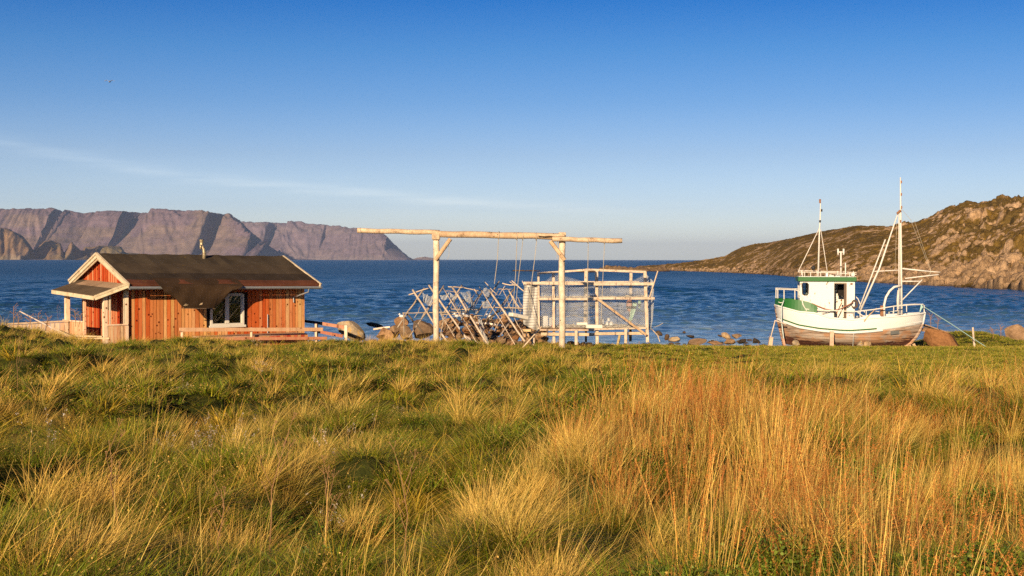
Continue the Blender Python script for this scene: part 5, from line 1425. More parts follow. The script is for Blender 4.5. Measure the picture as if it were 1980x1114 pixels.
    T([(1620, 487.5, .2), (1631, 487.5, .2)], 0.035, WM, 'exhaust_arm', ex, (.6, .5, .4)); T([(1625.9, 517, .2), (1625.9, 515, .2)], 0.055, BLK, 'clamp', ex)
    e2 = T([(1634.8, 538, .2), (1634.8, 508, .2)], 0.035, WM, 'vent_pipe', boat); 
    # fore mast
    fm = T([(1743.5, 612), (1742.5, 520), (1741.5, 410), (1741, 343)], [0.06, 0.055, 0.045, 0.028], WM, 'main_mast', boat)
    T([(1738, 608, .1), (1738.3, 520, .1), (1738.5, 412, .05)], 0.034, WM, 'mast_pole', fm, (1.05, 1.05, 1))
    for (x, r) in ((1742.5, 352), (1742.5, 376), (1743, 401), (1741, 428)):
        s_, z_ = bs(x, r); m = MB(); m.box(B(s_, .05, z_), (ba, bn, cz), (.03, .04, .07)); m.build('mast_step', RUST, fm)
    s_, z_ = bs(1738.5, 409); m = MB(); m.tube([B(s_ - .12, .1, z_ - .12), B(s_, .1, z_), B(s_ + .08, .1, z_ + .05)], 0.06, 8); m.build('block', RUST, fm)
    # boom slanting down to the wheelhouse
    bo = T([(1736, 413), (1700, 520), (1664, 600)], [0.03, 0.05, 0.058], WM, 'boom', boat); T([(1712, 463, .08), (1660, 600, .08)], 0.035, WM, 'boom_spar', bo, (1.05, 1.02, .98))
    T([(1690, 525), (1738, 522.5)], 0.026, WM, 'boom_strut', bo)
    T([(1734, 430), (1732, 480), (1730.5, 522)], 0.008, ROPE, 'stay', fm)
    m = MB(); 
    for a_, b_ in (((1761, 425), (1797, 518)), ((1768, 427), (1799, 519)), ((1761, 425), (1741, 402))):
        m.tube([B(bs(*a_)[0], 0, bs(*a_)[1]), B(bs(*b_)[0], 0, bs(*b_)[1])], 0.008, 4)
    m.build('stay', ROPE, fm)
    # derrick arms
    T([(1745, 519.5), (1797, 525)], 0.04, WM, 'derrick_arm', fm, (.8, .78, .75)); T([(1797, 525), (1818, 526.5)], 0.025, WM, 'derrick_tip', fm, (.45, .4, .36))
    T([(1750, 538.5), (1815, 531)], 0.034, WM, 'derrick_arm', fm, (1.05, .95, .85)); T([(1743, 544), (1780, 544)], 0.034, WM, 'derrick_arm', fm, (1, .95, .9)); T([(1741, 584), (1783, 541)], 0.032, WM, 'derrick_strut', fm)
    T([(1799, 520), (1799, 528), (1795, 534)], 0.022, ROPE, 'rope', fm)
    # curved gallows pipe
    T([(1710, 612, .5), (1709.5, 590, .5), (1713, 575, .45), (1720, 563, .4), (1729, 555, .35), (1742, 552.5, .2)], 0.062, WM, 'gallows_pipe', boat, (1.02, 1, .96))
    T([(1737, 611, -.3), (1736, 580, -.3), (1738, 560, -.2)], 0.07, WM, 'gallows_pipe', boat)
    # bollard post and small rails
    strip(1702, 1707.5, 591, 611, .55, RUST, 'bollard', .07, par=boat)
    rl = MB()
    def RR(pts, r=0.024, w_=1.2, c=(1, 1, 1)):
        q = []
        for p_ in pts:
            ww = p_[2] if len(p_) > 2 else w_; s_, z_ = bs(p_[0], p_[1], ww); q.append(B(s_, ww, z_))
        rl.tube(q, r, 6, c)
    RR([(1655, 602.5, 1.15), (1690, 598.5, 1.15), (1730, 592, .95), (1760, 589.5, .6), (1784, 588.5, .1)], 0.03); RR([(1784, 588.5, .1), (1787, 591, 0), (1787, 606, 0)], 0.03)
    RR([(1784, 588.5, .1), (1770, 588, -.5), (1735, 590, -1)], 0.02)
    for (x, r, w_) in ((1675, 600.5, 1.15), (1753, 590, .7), (1663, 602, 1.15), (1728, 592, .95)): RR([(x, r, w_), (x, r + 13 if x != 1663 else r + 14, w_)], 0.024)
    RR([(1711, 603.5, .2), (1735, 601, .2)], 0.02); RR([(1711, 603.5, .2), (1711, 610, .2)], .02); RR([(1719, 602, .2), (1719, 610, .2)], .02); RR([(1727, 602, .2), (1727, 610, .2)], .02); RR([(1693, 602, .3), (1700, 603, .3)], .02)
    # aft rails
    RR([(1500, 559, .0), (1538, 560.5, .9), (1546, 564, 1.1), (1549.5, 575, 1.15), (1553, 590, 1.2), (1557.5, 597.5, 1.2), (1572, 599, 1.2), (1640, 602, 1.18), (1658, 602.5, 1.16)], 0.03)
    RR([(1500, 557, .0), (1537, 558.5, -.9), (1552, 560, -.9)], 0.022)
    for (x, r0, r1, w_) in ((1500.5, 557, 578, .05), (1504, 559, 577, .35), (1516, 560.5, 579, .75), (1537, 559, 584, .95), (1559, 598, 611, 1.2), (1537, 559, 584, -.9)): RR([(x, r0, w_), (x, r1, w_)], 0.026)
    RR([(1651, 570, -.6), (1659, 578, -.6), (1665, 592, -.6), (1672, 604, -.6)], .028)
    rl.build('railing', WM, boat)
    # red hose and ropes draped along the house
    T([(1570, 587, .95), (1583, 592.5, 1), (1596, 597.5, 1), (1612, 600.5, 1.05), (1624, 598, 1), (1640, 590, 1), (1650, 584, .98)], 0.026, flat_mat('red_hose', (0.36, 0.12, 0.06)), 'hose', boat)
    T([(1568, 601, 1.05), (1575, 612, 1.1), (1580, 614, 1.1), (1572, 606, 1.2), (1568, 599, 1.2)], 0.035, flat_mat('orange_rope', (0.50, 0.22, 0.10)), 'rope', boat)
    T([(1580, 610, 1), (1604, 603, 1.05), (1640, 594, 1), (1650, 586, .95)], 0.014, BLK, 'cable', boat)
    T([(1560, 606, 1.1), (1567, 612, 1.1), (1585, 614, 1.1), (1600, 613.5, 1.1), (1606, 617, 1.15)], 0.013, BLK, 'cable', boat)
    # coiled rope on the wheelhouse corner
    m = MB(); s_, z_ = bs(1651, 588, .93)
    for k in range(5):
        rr = .15 + .02 * k; m.tube([B(s_ + rr * .75 * math.cos(i * .52) + .01 * k, .93 + .02 * k, z_ + rr * math.sin(i * .52)) for i in range(13)], 0.014, 5)
    m.build('rope_coil', flat_mat('dark_rope', (0.10, 0.07, 0.055)), boat)
    T([(1658, 604, 1.1), (1662, 606, 1.1), (1670, 613, 1.1), (1666, 608, 1.05)], .03, WM, 'fender_hoop', boat)
    # grey patch low on the bow, small green scuff
    s, w_, z = [LV[2][i] * .35 + LV[3][i] * .65 for i in range(3)]; m = MB()
    ii = [i for i in range(49) if 1716 < 1643 + s[i] / s_bw[5] * 144.5 < 1736]
    i0, i1 = ii[0], ii[-1]
    m.grid([[B(s[i], w_[i] + .035, z[i] + dz) for i in range(i0, i1 + 1)] for dz in (-.12, .14)], (1, 1, 1), bn * -.02); m.build('hull_patch', flat_mat('patch_metal', (0.13, 0.13, 0.12), 0.6), boat)
    # long yellow pole lying out over the rail
    T([(1671, 621, 1.4), (1681, 609, 1.25), (1695, 596, 1.0)], 0.03, WOOD, 'boat_hook', boat, (1, .8, .55))
    T([(1652, 602, 1.25), (1651, 640, 1.32), (1649, 670, 1.5)], 0.016, flat_mat('pale_rope', (0.55, 0.55, 0.50)), 'rope', boat)
    T([(1515.5, 581, 1.0), (1511.5, 592, 1.05), (1511, 620, 1.1), (1514, 645, 1.2), (1517, 668, 1.3)], 0.030, flat_mat('pale_hose', (0.52, 0.60, 0.55)), 'hose', boat)
    # name flourish on the stern quarter (unreadable white strokes)
    T([(1505, 584, 1.0), (1509, 585.5, 1.03), (1513, 585, 1.06)], 0.02, WM, 'paint_mark', boat, (.7, .8, .75))
    # props and things leaning on the boat
    def prop(pts, r, M, label, name='prop', c=(1, 1, 1), Y=68.5, beam=None):
        m = MB(); q = [P(x, y, Y) for x, y in pts]
        if beam: m.beam(q[0], q[-1], beam, beam * .7, c, side=RT)
        else: m.tube(q, r, 7, c)
        return single(m, name, M, label, 'prop')
    prop([(1608.5, 641), (1607.5, 675)], 0, WOOD, 'short squared timber prop under the middle of the hull', c=(1, .82, .72), Y=69.3, beam=.20)
    prop([(1499, 619), (1488, 661)], .03, WOOD, 'slanting bleached pole propping the stern on the far left', Y=70.6, c=(1.2, 1.2, 1.2))
    prop([(1491.5, 652), (1489, 670)], 0, WOOD, 'short wooden block at the foot of the slanting stern pole', c=(1, .85, .7), Y=70.2, beam=.19)
    prop([(1499, 620), (1520, 627)], .028, WOOD, 'thin bleached bar joining the slanting pole to the stern', Y=70.3, c=(1.2, 1.2, 1.2))
    prop([(1514, 655), (1517, 670)], 0, WOOD, 'wooden wedge under the stern corner', c=(.9, .6, .5), Y=69.4, beam=.12)
    prop([(1757, 668), (1766, 686)], 0, WOOD, 'splintered pale chock leaning right beneath the bow', c=(1.05, .8, .6), Y=68.6, beam=.17)
    prop([(1766, 665), (1776, 684)], 0, WOOD, 'second pale chock leaning beneath the bow, nearest the boulder', c=(1.05, .85, .65), Y=68.5, beam=.13)
    prop([(1745, 676), (1762, 682)], 0, WOOD, 'white scrap of wood lying on the turf under the bow', c=(1.2, 1.15, 1), Y=68.0, beam=.13)
    # ramp of planks behind the bow
    m = MB(); m.grid([[P(1783, 625, 71.8), P(1835, 642.5, 70.6)], [P(1783, 628, 74), P(1835, 643, 73)]], (0.9, .8, .7), (0, 0, -.06)); rp = m
    rp.beam(P(1779, 637, 71.0), P(1821, 642, 70.5), .1, .17, (.75, .6, .45), side=np.array([0, 1., 0])); rp.beam(P(1818, 642, 70.5), P(1818, 648, 70.5), .12, .12, (.9, .8, .65)); rp.beam(P(1786, 633, 71.3), P(1830, 643, 70.9), .06, .08, (.4, .32, .26), side=np.array([0, 1., 0]))
    single(rp, 'ramp', WOOD_GREY, 'small weathered plank ramp behind the bow of the boat', 'ramp')
    m = MB(); m.tube([P(1881, 633, 66), P(1882.5, 655, 66), P(1886, 682, 66)], [.045, .05, .055], 8, (1, .95, .9)); single(m, 'stake', WOOD, 'thin grey stake in the grass right of the boat', 'stake')
    m = MB(); m.tube([P(1786, 593, 70.2), P(1840, 627, 67.6), P(1882, 655, 65.7), P(1912, 674, 64.2)], .018, 6)
    m.tube([P(1781, 589, 70.1), P(1784, 594, 70.0), P(1780, 600, 70.0), P(1782, 590, 70.0), P(1779, 603, 70.0)], .035, 6)
    single(m, 'mooring_rope', flat_mat('mint_rope', (0.42, 0.62, 0.55)), 'pale turquoise mooring rope running from the bow down to the turf', 'rope')
    return boat
build_boat()
# ------------------------------------------------------------------ meadow vegetation
PROTO = bpy.data.collections.new("meadow_plants")

def veg_mat():
    m, t = material('meadow_blades')
    vc = t.n('ShaderNodeVertexColor', layer_name='Col').outputs[0]
    r = t.n('ShaderNodeObjectInfo').outputs['Random']
    c = t.mix(1.0, vc, t.ramp(r, [(0.0, (0.72, 0.78, 0.8)), (0.5, (1, 1, 1)), (1.0, (1.25, 1.12, 1.0))]), 'MULTIPLY')
    b = t.n('ShaderNodeBsdfPrincipled', {'Base Color': c, 'Roughness': 0.55, 'Specular IOR Level': 0.25})
    tl = t.n('ShaderNodeBsdfTranslucent', {'Color': c})
    mx = t.n('ShaderNodeMixShader', {0: 0.14}); t.t.links.new(b.outputs[0], mx.inputs[1]); t.t.links.new(tl.outputs[0], mx.inputs[2])
    t.n('ShaderNodeOutputMaterial', {'Surface': mx.outputs[0]})
    return m
VEG = veg_mat()

def blades(rng, n, spread, ln, ls, w, lean0, lean1, bend, c0, c1, k=4, wind=0.15, jit=0.15, tipw=0.15, azr=None):
    az = rng.uniform(0, 2 * np.pi, n); rad = spread * np.sqrt(rng.uniform(0, 1, n))
    a2 = az + rng.normal(0, 0.5, n)
    bx, by = rad * np.cos(az), rad * np.sin(az)
    Ln = np.clip(rng.normal(ln, ls, n), ln * 0.3, ln * 2)
    le = lean0 + (lean1 - lean0) * rng.uniform(0, 1, n)
    hx = np.cos(a2) * np.sin(le) + wind; hy = np.sin(a2) * np.sin(le); up = np.cos(le)
    T = np.linspace(0, 1, k + 1)[None, :]
    be = bend * rng.uniform(0.4, 1.5, n)[:, None]
    L_ = Ln[:, None]
    X = bx[:, None] + L_ * (hx[:, None] * T + be * T ** 2 * np.sign(hx)[:, None] * np.abs(hx[:, None]) + wind * 0.6 * be * T ** 2)
    Yv = by[:, None] + L_ * (hy[:, None] * T + be * T ** 2 * hy[:, None])
    Z = L_ * (up[:, None] * T - be * 0.55 * T ** 2.2)
    wd = w * rng.uniform(0.6, 1.3, n)[:, None] * (1 - (1 - tipw) * T ** 1.3) / 2
    pa = rng.uniform(0, np.pi, n)[:, None]
    # blade faces turned mostly toward the viewer side, randomly twisted
    pa = np.where(rng.uniform(0, 1, n)[:, None] < 0.6, rng.normal(0, 0.5, n)[:, None], pa)
    wx_, wy_ = np.cos(pa) * wd, np.sin(pa) * wd
    A = np.stack([X - wx_, Yv - wy_, Z], -1); Bp = np.stack([X + wx_, Yv + wy_, Z], -1)
    V = np.stack([A, Bp], 2).reshape(n, -1, 3)
    nv = 2 * (k + 1)
    q = np.arange(k)[:, None] * 2 + np.array([0, 1, 3, 2])[None, :]
    Fs = (q[None] + (np.arange(n) * nv)[:, None, None]).reshape(-1, 4)
    mixv = rng.uniform(0, 1, n)[:, None, None]; c0 = np.array(c0); c1 = np.array(c1)
    cc = c0 * (1 - mixv) + c1 * mixv
    cc = cc * (1 + rng.normal(0, jit, n))[:, None, None]
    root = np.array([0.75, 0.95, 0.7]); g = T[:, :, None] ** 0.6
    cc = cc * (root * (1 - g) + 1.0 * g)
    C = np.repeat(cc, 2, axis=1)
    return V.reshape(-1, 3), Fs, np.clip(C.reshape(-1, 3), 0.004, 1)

def merge(parts):
    V = []; Fs = []; C = []; o = 0
    for v, f, c in parts:
        V.append(v); Fs.append(f + o); C.append(c); o += len(v)
    return np.concatenate(V), np.concatenate(Fs), np.concatenate(C)

def leaves(rng, n, spread, hgt, size, c0, c1):
    """small broad leaves on a low dome"""
    az = rng.uniform(0, 6.283, n); rad = spread * np.sqrt(rng.uniform(0, 1, n)); h = hgt * (1 - (rad / spread) ** 2 * 0.7) * rng.uniform(0.35, 1, n)
    ce = np.stack([rad * np.cos(az), rad * np.sin(az), h], -1)
    s = size * rng.uniform(0.5, 1.3, n)[:, None]
    a = rng.uniform(0, 6.283, n); tl = rng.uniform(-0.7, 0.9, n)
    d = np.stack([np.cos(a) * np.cos(tl), np.sin(a) * np.cos(tl), np.sin(tl)], -1)
    e = np.cross(d, rng.normal(size=(n, 3))); e /= np.linalg.norm(e, axis=1)[:, None]
    V = np.stack([ce - d * s * .5, ce + e * s * .36, ce + d * s * .5, ce - e * s * .36], 1)
    Fs = np.arange(n * 4).reshape(n, 4)
    m = rng.uniform(0, 1, n)[:, None]; cc = np.array(c0) * (1 - m) + np.array(c1) * m
    return V.reshape(-1, 3), Fs, np.repeat(cc, 4, axis=0)

def heads(rng, stems, size, per, c0, c1, frac=0.3):
    """fluffy seed specks clustered along the top part of each stem (k+1 pairs per stem)"""
    V, Fs, C, k = stems
    n = len(V) // (2 * (k + 1)); S = V.reshape(n, k + 1, 2, 3).mean(2)
    out = []
    base = S[:, -1]; prev = S[:, -2]
    t = rng.uniform(0, 1, (n, per, 1)) * 1.0
    ce = base[:, None] * (1 - t * frac * 2) + prev[:, None] * (t * frac * 2)
    ce = (ce + rng.normal(0, size * 1.0, (n, per, 3))).reshape(-1, 3)
    m_ = len(ce); d = rng.normal(size=(m_, 3)); d /= np.linalg.norm(d, axis=1)[:, None]; e = np.cross(d, rng.normal(size=(m_, 3))); e /= np.linalg.norm(e, axis=1)[:, None]
    s = size * rng.uniform(0.5, 1.2, (m_, 1))
    Vv = np.stack([ce - d * s, ce + e * s * .45, ce + d * s, ce - e * s * .45], 1).reshape(-1, 3)
    mm = rng.uniform(0, 1, (m_, 1)); cc = np.array(c0) * (1 - mm) + np.array(c1) * mm
    return Vv, np.arange(m_ * 4).reshape(m_, 4), np.repeat(cc, 4, axis=0)

GREEN0, GREEN1 = (0.030, 0.055, 0.003), (0.25, 0.29, 0.012)
OLIVE0, OLIVE1 = (0.095, 0.10, 0.006), (0.43, 0.33, 0.022)
TURF0, TURF1 = (0.13, 0.15, 0.006), (0.40, 0.34, 0.018)
STRAW0, STRAW1 = (0.50, 0.27, 0.055), (0.88, 0.57, 0.15)
RUST0, RUST1 = (0.32, 0.095, 0.018), (0.64, 0.26, 0.055)
YEL0, YEL1 = (0.30, 0.20, 0.018), (0.48, 0.29, 0.03)
DEAD0, DEAD1 = (0.16, 0.085, 0.03), (0.42, 0.24, 0.08)

protos = []
def proto(kind, parts):
    V, Fs, C = merge(parts)
    o = bpy.data.objects.new("p%03d" % len(protos), new_mesh("tuft", V, Fs, VEG, C))
    PROTO.objects.link(o); protos.append(kind)

for lod in (0, 1):          # 0 near, 1 far (fewer, broader blades)
    Wd = 1.0 if lod == 0 else 2.4; N = 1.0 if lod == 0 else 0.42; K = 4 if lod == 0 else 3
    for s in range(4):
        r = np.random.RandomState(10 + s + 50 * lod)
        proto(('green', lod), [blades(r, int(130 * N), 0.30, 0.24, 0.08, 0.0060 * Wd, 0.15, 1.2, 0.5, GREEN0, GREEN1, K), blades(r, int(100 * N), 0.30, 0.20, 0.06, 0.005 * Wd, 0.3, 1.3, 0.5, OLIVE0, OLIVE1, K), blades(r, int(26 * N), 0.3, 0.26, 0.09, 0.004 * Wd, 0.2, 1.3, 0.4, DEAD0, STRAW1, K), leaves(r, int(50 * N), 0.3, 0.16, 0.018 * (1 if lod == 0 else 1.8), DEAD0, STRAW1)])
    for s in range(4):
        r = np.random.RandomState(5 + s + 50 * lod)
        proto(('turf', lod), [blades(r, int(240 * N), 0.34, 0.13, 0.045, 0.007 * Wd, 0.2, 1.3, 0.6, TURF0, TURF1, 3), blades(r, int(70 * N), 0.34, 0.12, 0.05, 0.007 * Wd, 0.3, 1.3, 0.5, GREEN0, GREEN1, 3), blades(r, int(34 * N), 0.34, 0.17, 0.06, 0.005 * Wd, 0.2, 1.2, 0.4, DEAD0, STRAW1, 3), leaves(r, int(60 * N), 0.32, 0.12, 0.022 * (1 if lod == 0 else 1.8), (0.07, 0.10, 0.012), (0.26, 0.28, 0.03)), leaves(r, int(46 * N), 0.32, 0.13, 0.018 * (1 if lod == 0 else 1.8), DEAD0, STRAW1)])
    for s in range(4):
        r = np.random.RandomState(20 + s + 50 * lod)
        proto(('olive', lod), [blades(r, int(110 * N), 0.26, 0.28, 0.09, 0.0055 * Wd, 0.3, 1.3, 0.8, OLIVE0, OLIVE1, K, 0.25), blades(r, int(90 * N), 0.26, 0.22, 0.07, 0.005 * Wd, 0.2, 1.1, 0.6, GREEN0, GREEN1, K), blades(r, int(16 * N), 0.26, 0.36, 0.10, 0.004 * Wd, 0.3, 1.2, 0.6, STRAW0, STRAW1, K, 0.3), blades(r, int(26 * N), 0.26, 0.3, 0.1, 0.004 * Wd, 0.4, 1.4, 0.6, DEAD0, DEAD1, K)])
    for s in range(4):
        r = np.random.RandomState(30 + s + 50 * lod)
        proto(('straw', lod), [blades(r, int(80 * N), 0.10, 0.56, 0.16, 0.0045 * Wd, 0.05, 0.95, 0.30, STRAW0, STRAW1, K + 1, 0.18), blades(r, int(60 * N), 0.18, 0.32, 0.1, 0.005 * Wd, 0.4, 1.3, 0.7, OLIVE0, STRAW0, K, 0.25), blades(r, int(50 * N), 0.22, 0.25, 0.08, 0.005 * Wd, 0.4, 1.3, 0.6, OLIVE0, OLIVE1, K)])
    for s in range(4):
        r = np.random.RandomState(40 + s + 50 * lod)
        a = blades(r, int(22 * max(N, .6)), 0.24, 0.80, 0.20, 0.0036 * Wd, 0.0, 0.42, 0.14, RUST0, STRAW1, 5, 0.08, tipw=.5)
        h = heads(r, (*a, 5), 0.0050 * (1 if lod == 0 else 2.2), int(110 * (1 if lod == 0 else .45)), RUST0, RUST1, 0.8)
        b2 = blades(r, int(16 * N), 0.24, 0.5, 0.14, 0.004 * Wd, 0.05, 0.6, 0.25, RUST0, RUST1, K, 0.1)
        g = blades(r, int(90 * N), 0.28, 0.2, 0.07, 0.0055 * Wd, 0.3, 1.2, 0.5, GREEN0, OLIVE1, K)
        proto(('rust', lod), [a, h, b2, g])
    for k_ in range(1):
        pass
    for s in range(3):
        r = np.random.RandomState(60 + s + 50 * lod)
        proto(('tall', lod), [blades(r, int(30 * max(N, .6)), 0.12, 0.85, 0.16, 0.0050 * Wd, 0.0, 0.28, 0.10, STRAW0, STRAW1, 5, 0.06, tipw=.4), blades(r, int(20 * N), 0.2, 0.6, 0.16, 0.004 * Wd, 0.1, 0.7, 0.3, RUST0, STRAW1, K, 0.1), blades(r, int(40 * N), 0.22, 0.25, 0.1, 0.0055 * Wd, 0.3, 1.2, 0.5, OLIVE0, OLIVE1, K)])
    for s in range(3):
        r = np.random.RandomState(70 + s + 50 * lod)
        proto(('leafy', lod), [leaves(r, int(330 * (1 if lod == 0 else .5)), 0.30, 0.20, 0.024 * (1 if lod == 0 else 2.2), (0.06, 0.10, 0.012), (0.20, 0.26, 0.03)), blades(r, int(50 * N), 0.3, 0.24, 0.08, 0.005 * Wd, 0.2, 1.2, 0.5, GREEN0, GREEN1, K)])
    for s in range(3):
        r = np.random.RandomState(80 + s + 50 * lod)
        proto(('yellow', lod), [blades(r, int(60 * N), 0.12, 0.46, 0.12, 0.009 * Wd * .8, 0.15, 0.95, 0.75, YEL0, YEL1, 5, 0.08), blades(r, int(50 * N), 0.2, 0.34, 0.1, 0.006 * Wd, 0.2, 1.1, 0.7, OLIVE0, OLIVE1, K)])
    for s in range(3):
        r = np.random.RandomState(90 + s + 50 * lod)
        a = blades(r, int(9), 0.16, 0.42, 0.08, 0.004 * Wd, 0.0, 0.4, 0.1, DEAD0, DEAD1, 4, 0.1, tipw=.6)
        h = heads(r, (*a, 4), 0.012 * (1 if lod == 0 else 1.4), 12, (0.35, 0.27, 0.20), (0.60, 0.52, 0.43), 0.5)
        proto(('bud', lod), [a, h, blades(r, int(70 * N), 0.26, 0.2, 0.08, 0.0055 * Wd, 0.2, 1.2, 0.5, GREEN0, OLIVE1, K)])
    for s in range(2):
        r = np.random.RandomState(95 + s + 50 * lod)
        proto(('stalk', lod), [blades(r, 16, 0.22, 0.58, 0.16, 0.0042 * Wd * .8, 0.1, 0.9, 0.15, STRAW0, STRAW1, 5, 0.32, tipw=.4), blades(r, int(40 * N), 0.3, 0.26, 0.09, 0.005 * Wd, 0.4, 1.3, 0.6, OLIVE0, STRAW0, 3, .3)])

IDX = {}
for i, kk in enumerate(protos): IDX.setdefault(kk, []).append(i)

def scatter():
    rng = np.random.RandomState(99)
    pos = []; idx = []; rot = []; scl = []
    def emit(x, y, kind, sc, tilt=0.0):
        lod = (y > 21).astype(int)
        for l in (0, 1):
            m = (lod == l)
            if not m.any(): continue
            ids = np.array(IDX[(kind, l)]); n = int(m.sum())
            z = ground(x[m], y[m]) - 0.02
            ok = z > 0.05
            pos.append(np.stack([x[m], y[m], z], -1)[ok]); idx.append(ids[rng.randint(0, len(ids), n)][ok])
            rr = np.stack([rng.normal(0, 0.07, n), rng.normal(0, 0.07, n), np.zeros(n)], -1)
            # tufts keep their wind lean: only small turns about the vertical, or a mirror half-turn now and then
            rr[:, 2] = rng.normal(0, 0.8, n) if kind in ('straw', 'rust', 'tall', 'stalk') else rng.uniform(-3.14, 3.14, n)
            rot.append(rr[ok]); scl.append((sc[m] * rng.uniform(0.75, 1.25, n))[ok])
    def cand(y0, y1, dens):
        """random points in the view wedge with margin, constant density"""
        A = 0.5 * (0.84) * (y1 ** 2 - y0 ** 2) + 10 * (y1 - y0); n = int(A * dens)
        y = np.sqrt(rng.uniform(y0 ** 2, y1 ** 2, n)); x = rng.uniform(-1, 1, n) * (0.42 * y + 5.0)
        return x, y
    for (y0, y1, dens, sc0) in ((4.4, 8.5, 62, 0.9), (8.5, 13, 34, 0.95), (13, 21, 24, 1.0), (21, 38, 18, 1.0), (38, 60, 12, 1.0), (60, 84, 8, 1.0)):
        x, y = cand(y0, y1, dens)
        px = 990 + x / y * F
        z = ground(x, y, False); row = 501 + (5.2 - z) / y * F
        n = len(x)
        a = fbm(x * 0.55, y * 0.38, 201, 3); b = fbm(x * 0.9 + 40, y * 0.6, 205, 3); c = fbm(x * 0.28, y * 0.2, 209, 3); e = fbm(x * 1.1, y * .8, 215, 2)
        u = rng.uniform(0, 1, n)
        f1, cid = tussock_cells(x, y)
        c2 = np.floor(cid * 9973) % 101 / 101.0; c3 = np.floor(cid * 49999) % 97 / 97.0
        on = f1 < 0.36 + 0.12 * c3                      # on a tussock, not in the gap beside it
        # rusty stand on the right-centre, thinning toward the upper right and lower left
        rz_ = np.clip((px - (900 + (row - 740) * 0.7)) / 330, 0, 1) * np.clip((row - np.interp(px, [900, 1200, 1500, 1980], [785, 815, 815, 810])) / 70, 0, 1)
        rz_ = rz_ * np.clip((1090 - row) / 130, 0.25, 1)
        short = np.clip((px - np.interp(row, [660, 740, 800], [1020, 1080, 1250])) / 160, 0, 1) * np.clip((np.interp(px, [1000, 1300, 1980], [735, 750, 745]) - row) / 30, 0, 1)
        pstraw = np.clip((b - 0.46) * 2.4, 0.07, 0.38)
        crest = np.exp(-((px - 770) / 95) ** 2) * np.clip((700 - row) / 20, 0, 1) * np.clip((row - 640) / 10, 0, 1) + np.exp(-((px - 60) / 130) ** 2) * np.exp(-((row - 660) / 25) ** 2)
        pstraw = np.maximum(pstraw, np.clip(crest, 0, 1) * 0.9)
        kind = np.where(c2 < pstraw, 2, np.where(c2 < pstraw + 0.33, 1, np.where(c2 < pstraw + 0.40, 6, 0)))
        v = rng.uniform(0, 1, n)
        kind = np.where((kind == 2) & (v < 0.35), 1, kind); kind = np.where((kind == 6) & (v < 0.5), 1, kind)
        kind = np.where((kind == 1) & (v > 0.86), 8, kind)
        gap = ~on
        drop = gap & (rng.uniform(0, 1, n) < np.interp(y, [8, 14], [0.12, 0.40])) & (short < .5)
        kind = np.where(gap, np.where(v < .80, 0, np.where(v < .93, 9, 8)), kind)
        lf = np.clip((fbm(x * 0.7 + 9, y * 0.5, 220, 3) - 0.47) * 9, 0, 0.8) * np.clip((row - 820) / 120, 0, 1) * (px > 560)
        kind = np.where((rng.uniform(0, 1, n) < lf * .8) & (kind != 2), 5, kind)
        pr = 0.56 * rz_ * np.clip((a - 0.42) * 6, 0.12, 1) * np.where(on, 1, .35)
        kind = np.where(rng.uniform(0, 1, n) < pr, 3, kind)
        tl = np.clip((fbm(x * 0.9, y * 0.6, 240, 3) - 0.56) * 6, 0, .22) * rz_
        kind = np.where(rng.uniform(0, 1, n) < tl * np.where(px > 1250, 1, .4), 4, kind)
        bd = np.exp(-((px - 420) / 260) ** 2) * np.exp(-((row - 930) / 110) ** 2) * .04
        kind = np.where(rng.uniform(0, 1, n) < bd, 7, kind)
        kind = np.where(short > rng.uniform(0, 1, n), np.where(rng.uniform(0, 1, n) < 0.05, 1, 9), kind)
        hs = sc0 * (1 - 0.25 * short)
        tallk = (kind == 3) | (kind == 4)
        hs = np.where(tallk, np.interp(y, [8, 13, 20, 30], [0.82, 0.74, 0.56, 0.5]), hs)
        hs = np.where((kind <= 1) & (y < 30), hs * 0.95, hs); hs = np.where((kind == 2) & (y <= 18), hs * np.interp(y, [9, 18], [0.74, 0.9]), hs); hs = np.where((kind == 9) & (y < 16), hs * 0.85, hs)
        hs = np.where((kind == 2) & (y > 18), np.interp(y, [18, 30, 45, 60], [0.95, 0.8, 0.62, 0.6]), hs)
        hs = np.where((kind == 1) & (y > 30), hs * 0.72, hs); hs = np.where((kind == 0) & (y > 35), hs * 0.8, hs); hs = np.where((kind == 8) & (y > 18), 0.55, hs)
        # keep things clear: cabin footprint, boat, terrace
        q = np.stack([x, y], -1) - C0[:2]
        U_ = q @ cu[:2]; V_ = q @ cv[:2]
        keep = ~((U_ > -1.9) & (U_ < 9.4) & (V_ > -1.9) & (V_ < 5.4))
        qb = np.stack([x, y], -1) - B0[:2]; sb_ = qb @ ba[:2]; wb_ = qb @ bn[:2]
        keep &= ~((np.abs(sb_) < 3.7) & (np.abs(wb_) < 1.1))
        hp = (x > -4.4 + 0) & (y > 61.5) & (y < 68) & (px > 700) & (px < 1060)
        keep &= ~hp
        keep &= ~((px > 1300) & (px < 1500) & (y > 77)); keep &= ~((px > 1040) & (px < 1300) & (y > 66))
        keep &= ~(((x - 8.95) / 0.8) ** 2 + ((y - 27.6) / 2.0) ** 2 < 1)
        keep &= ~drop
        hollow = (fbm(x * 0.42, y * 0.30, 5, 3) < 0.44) & (y < 45) & (short < .5)
        hs = hs * np.where(hollow, 0.8, 1.0) * np.where(gap & (kind != 3) & (kind != 4) & (kind != 9), 0.7, 1.0)
        keep &= ~(hollow & gap & (rng.uniform(0, 1, n) < 0.3))
        for kq, nm in enumerate(['green', 'olive', 'straw', 'rust', 'tall', 'leafy', 'yellow', 'bud', 'stalk', 'turf']):
            m = keep & (kind == kq)
            if m.any():
                ss = hs[m]
                emit(x[m], y[m], nm, ss)
    return np.concatenate(pos), np.concatenate(idx), np.concatenate(rot), np.concatenate(scl)

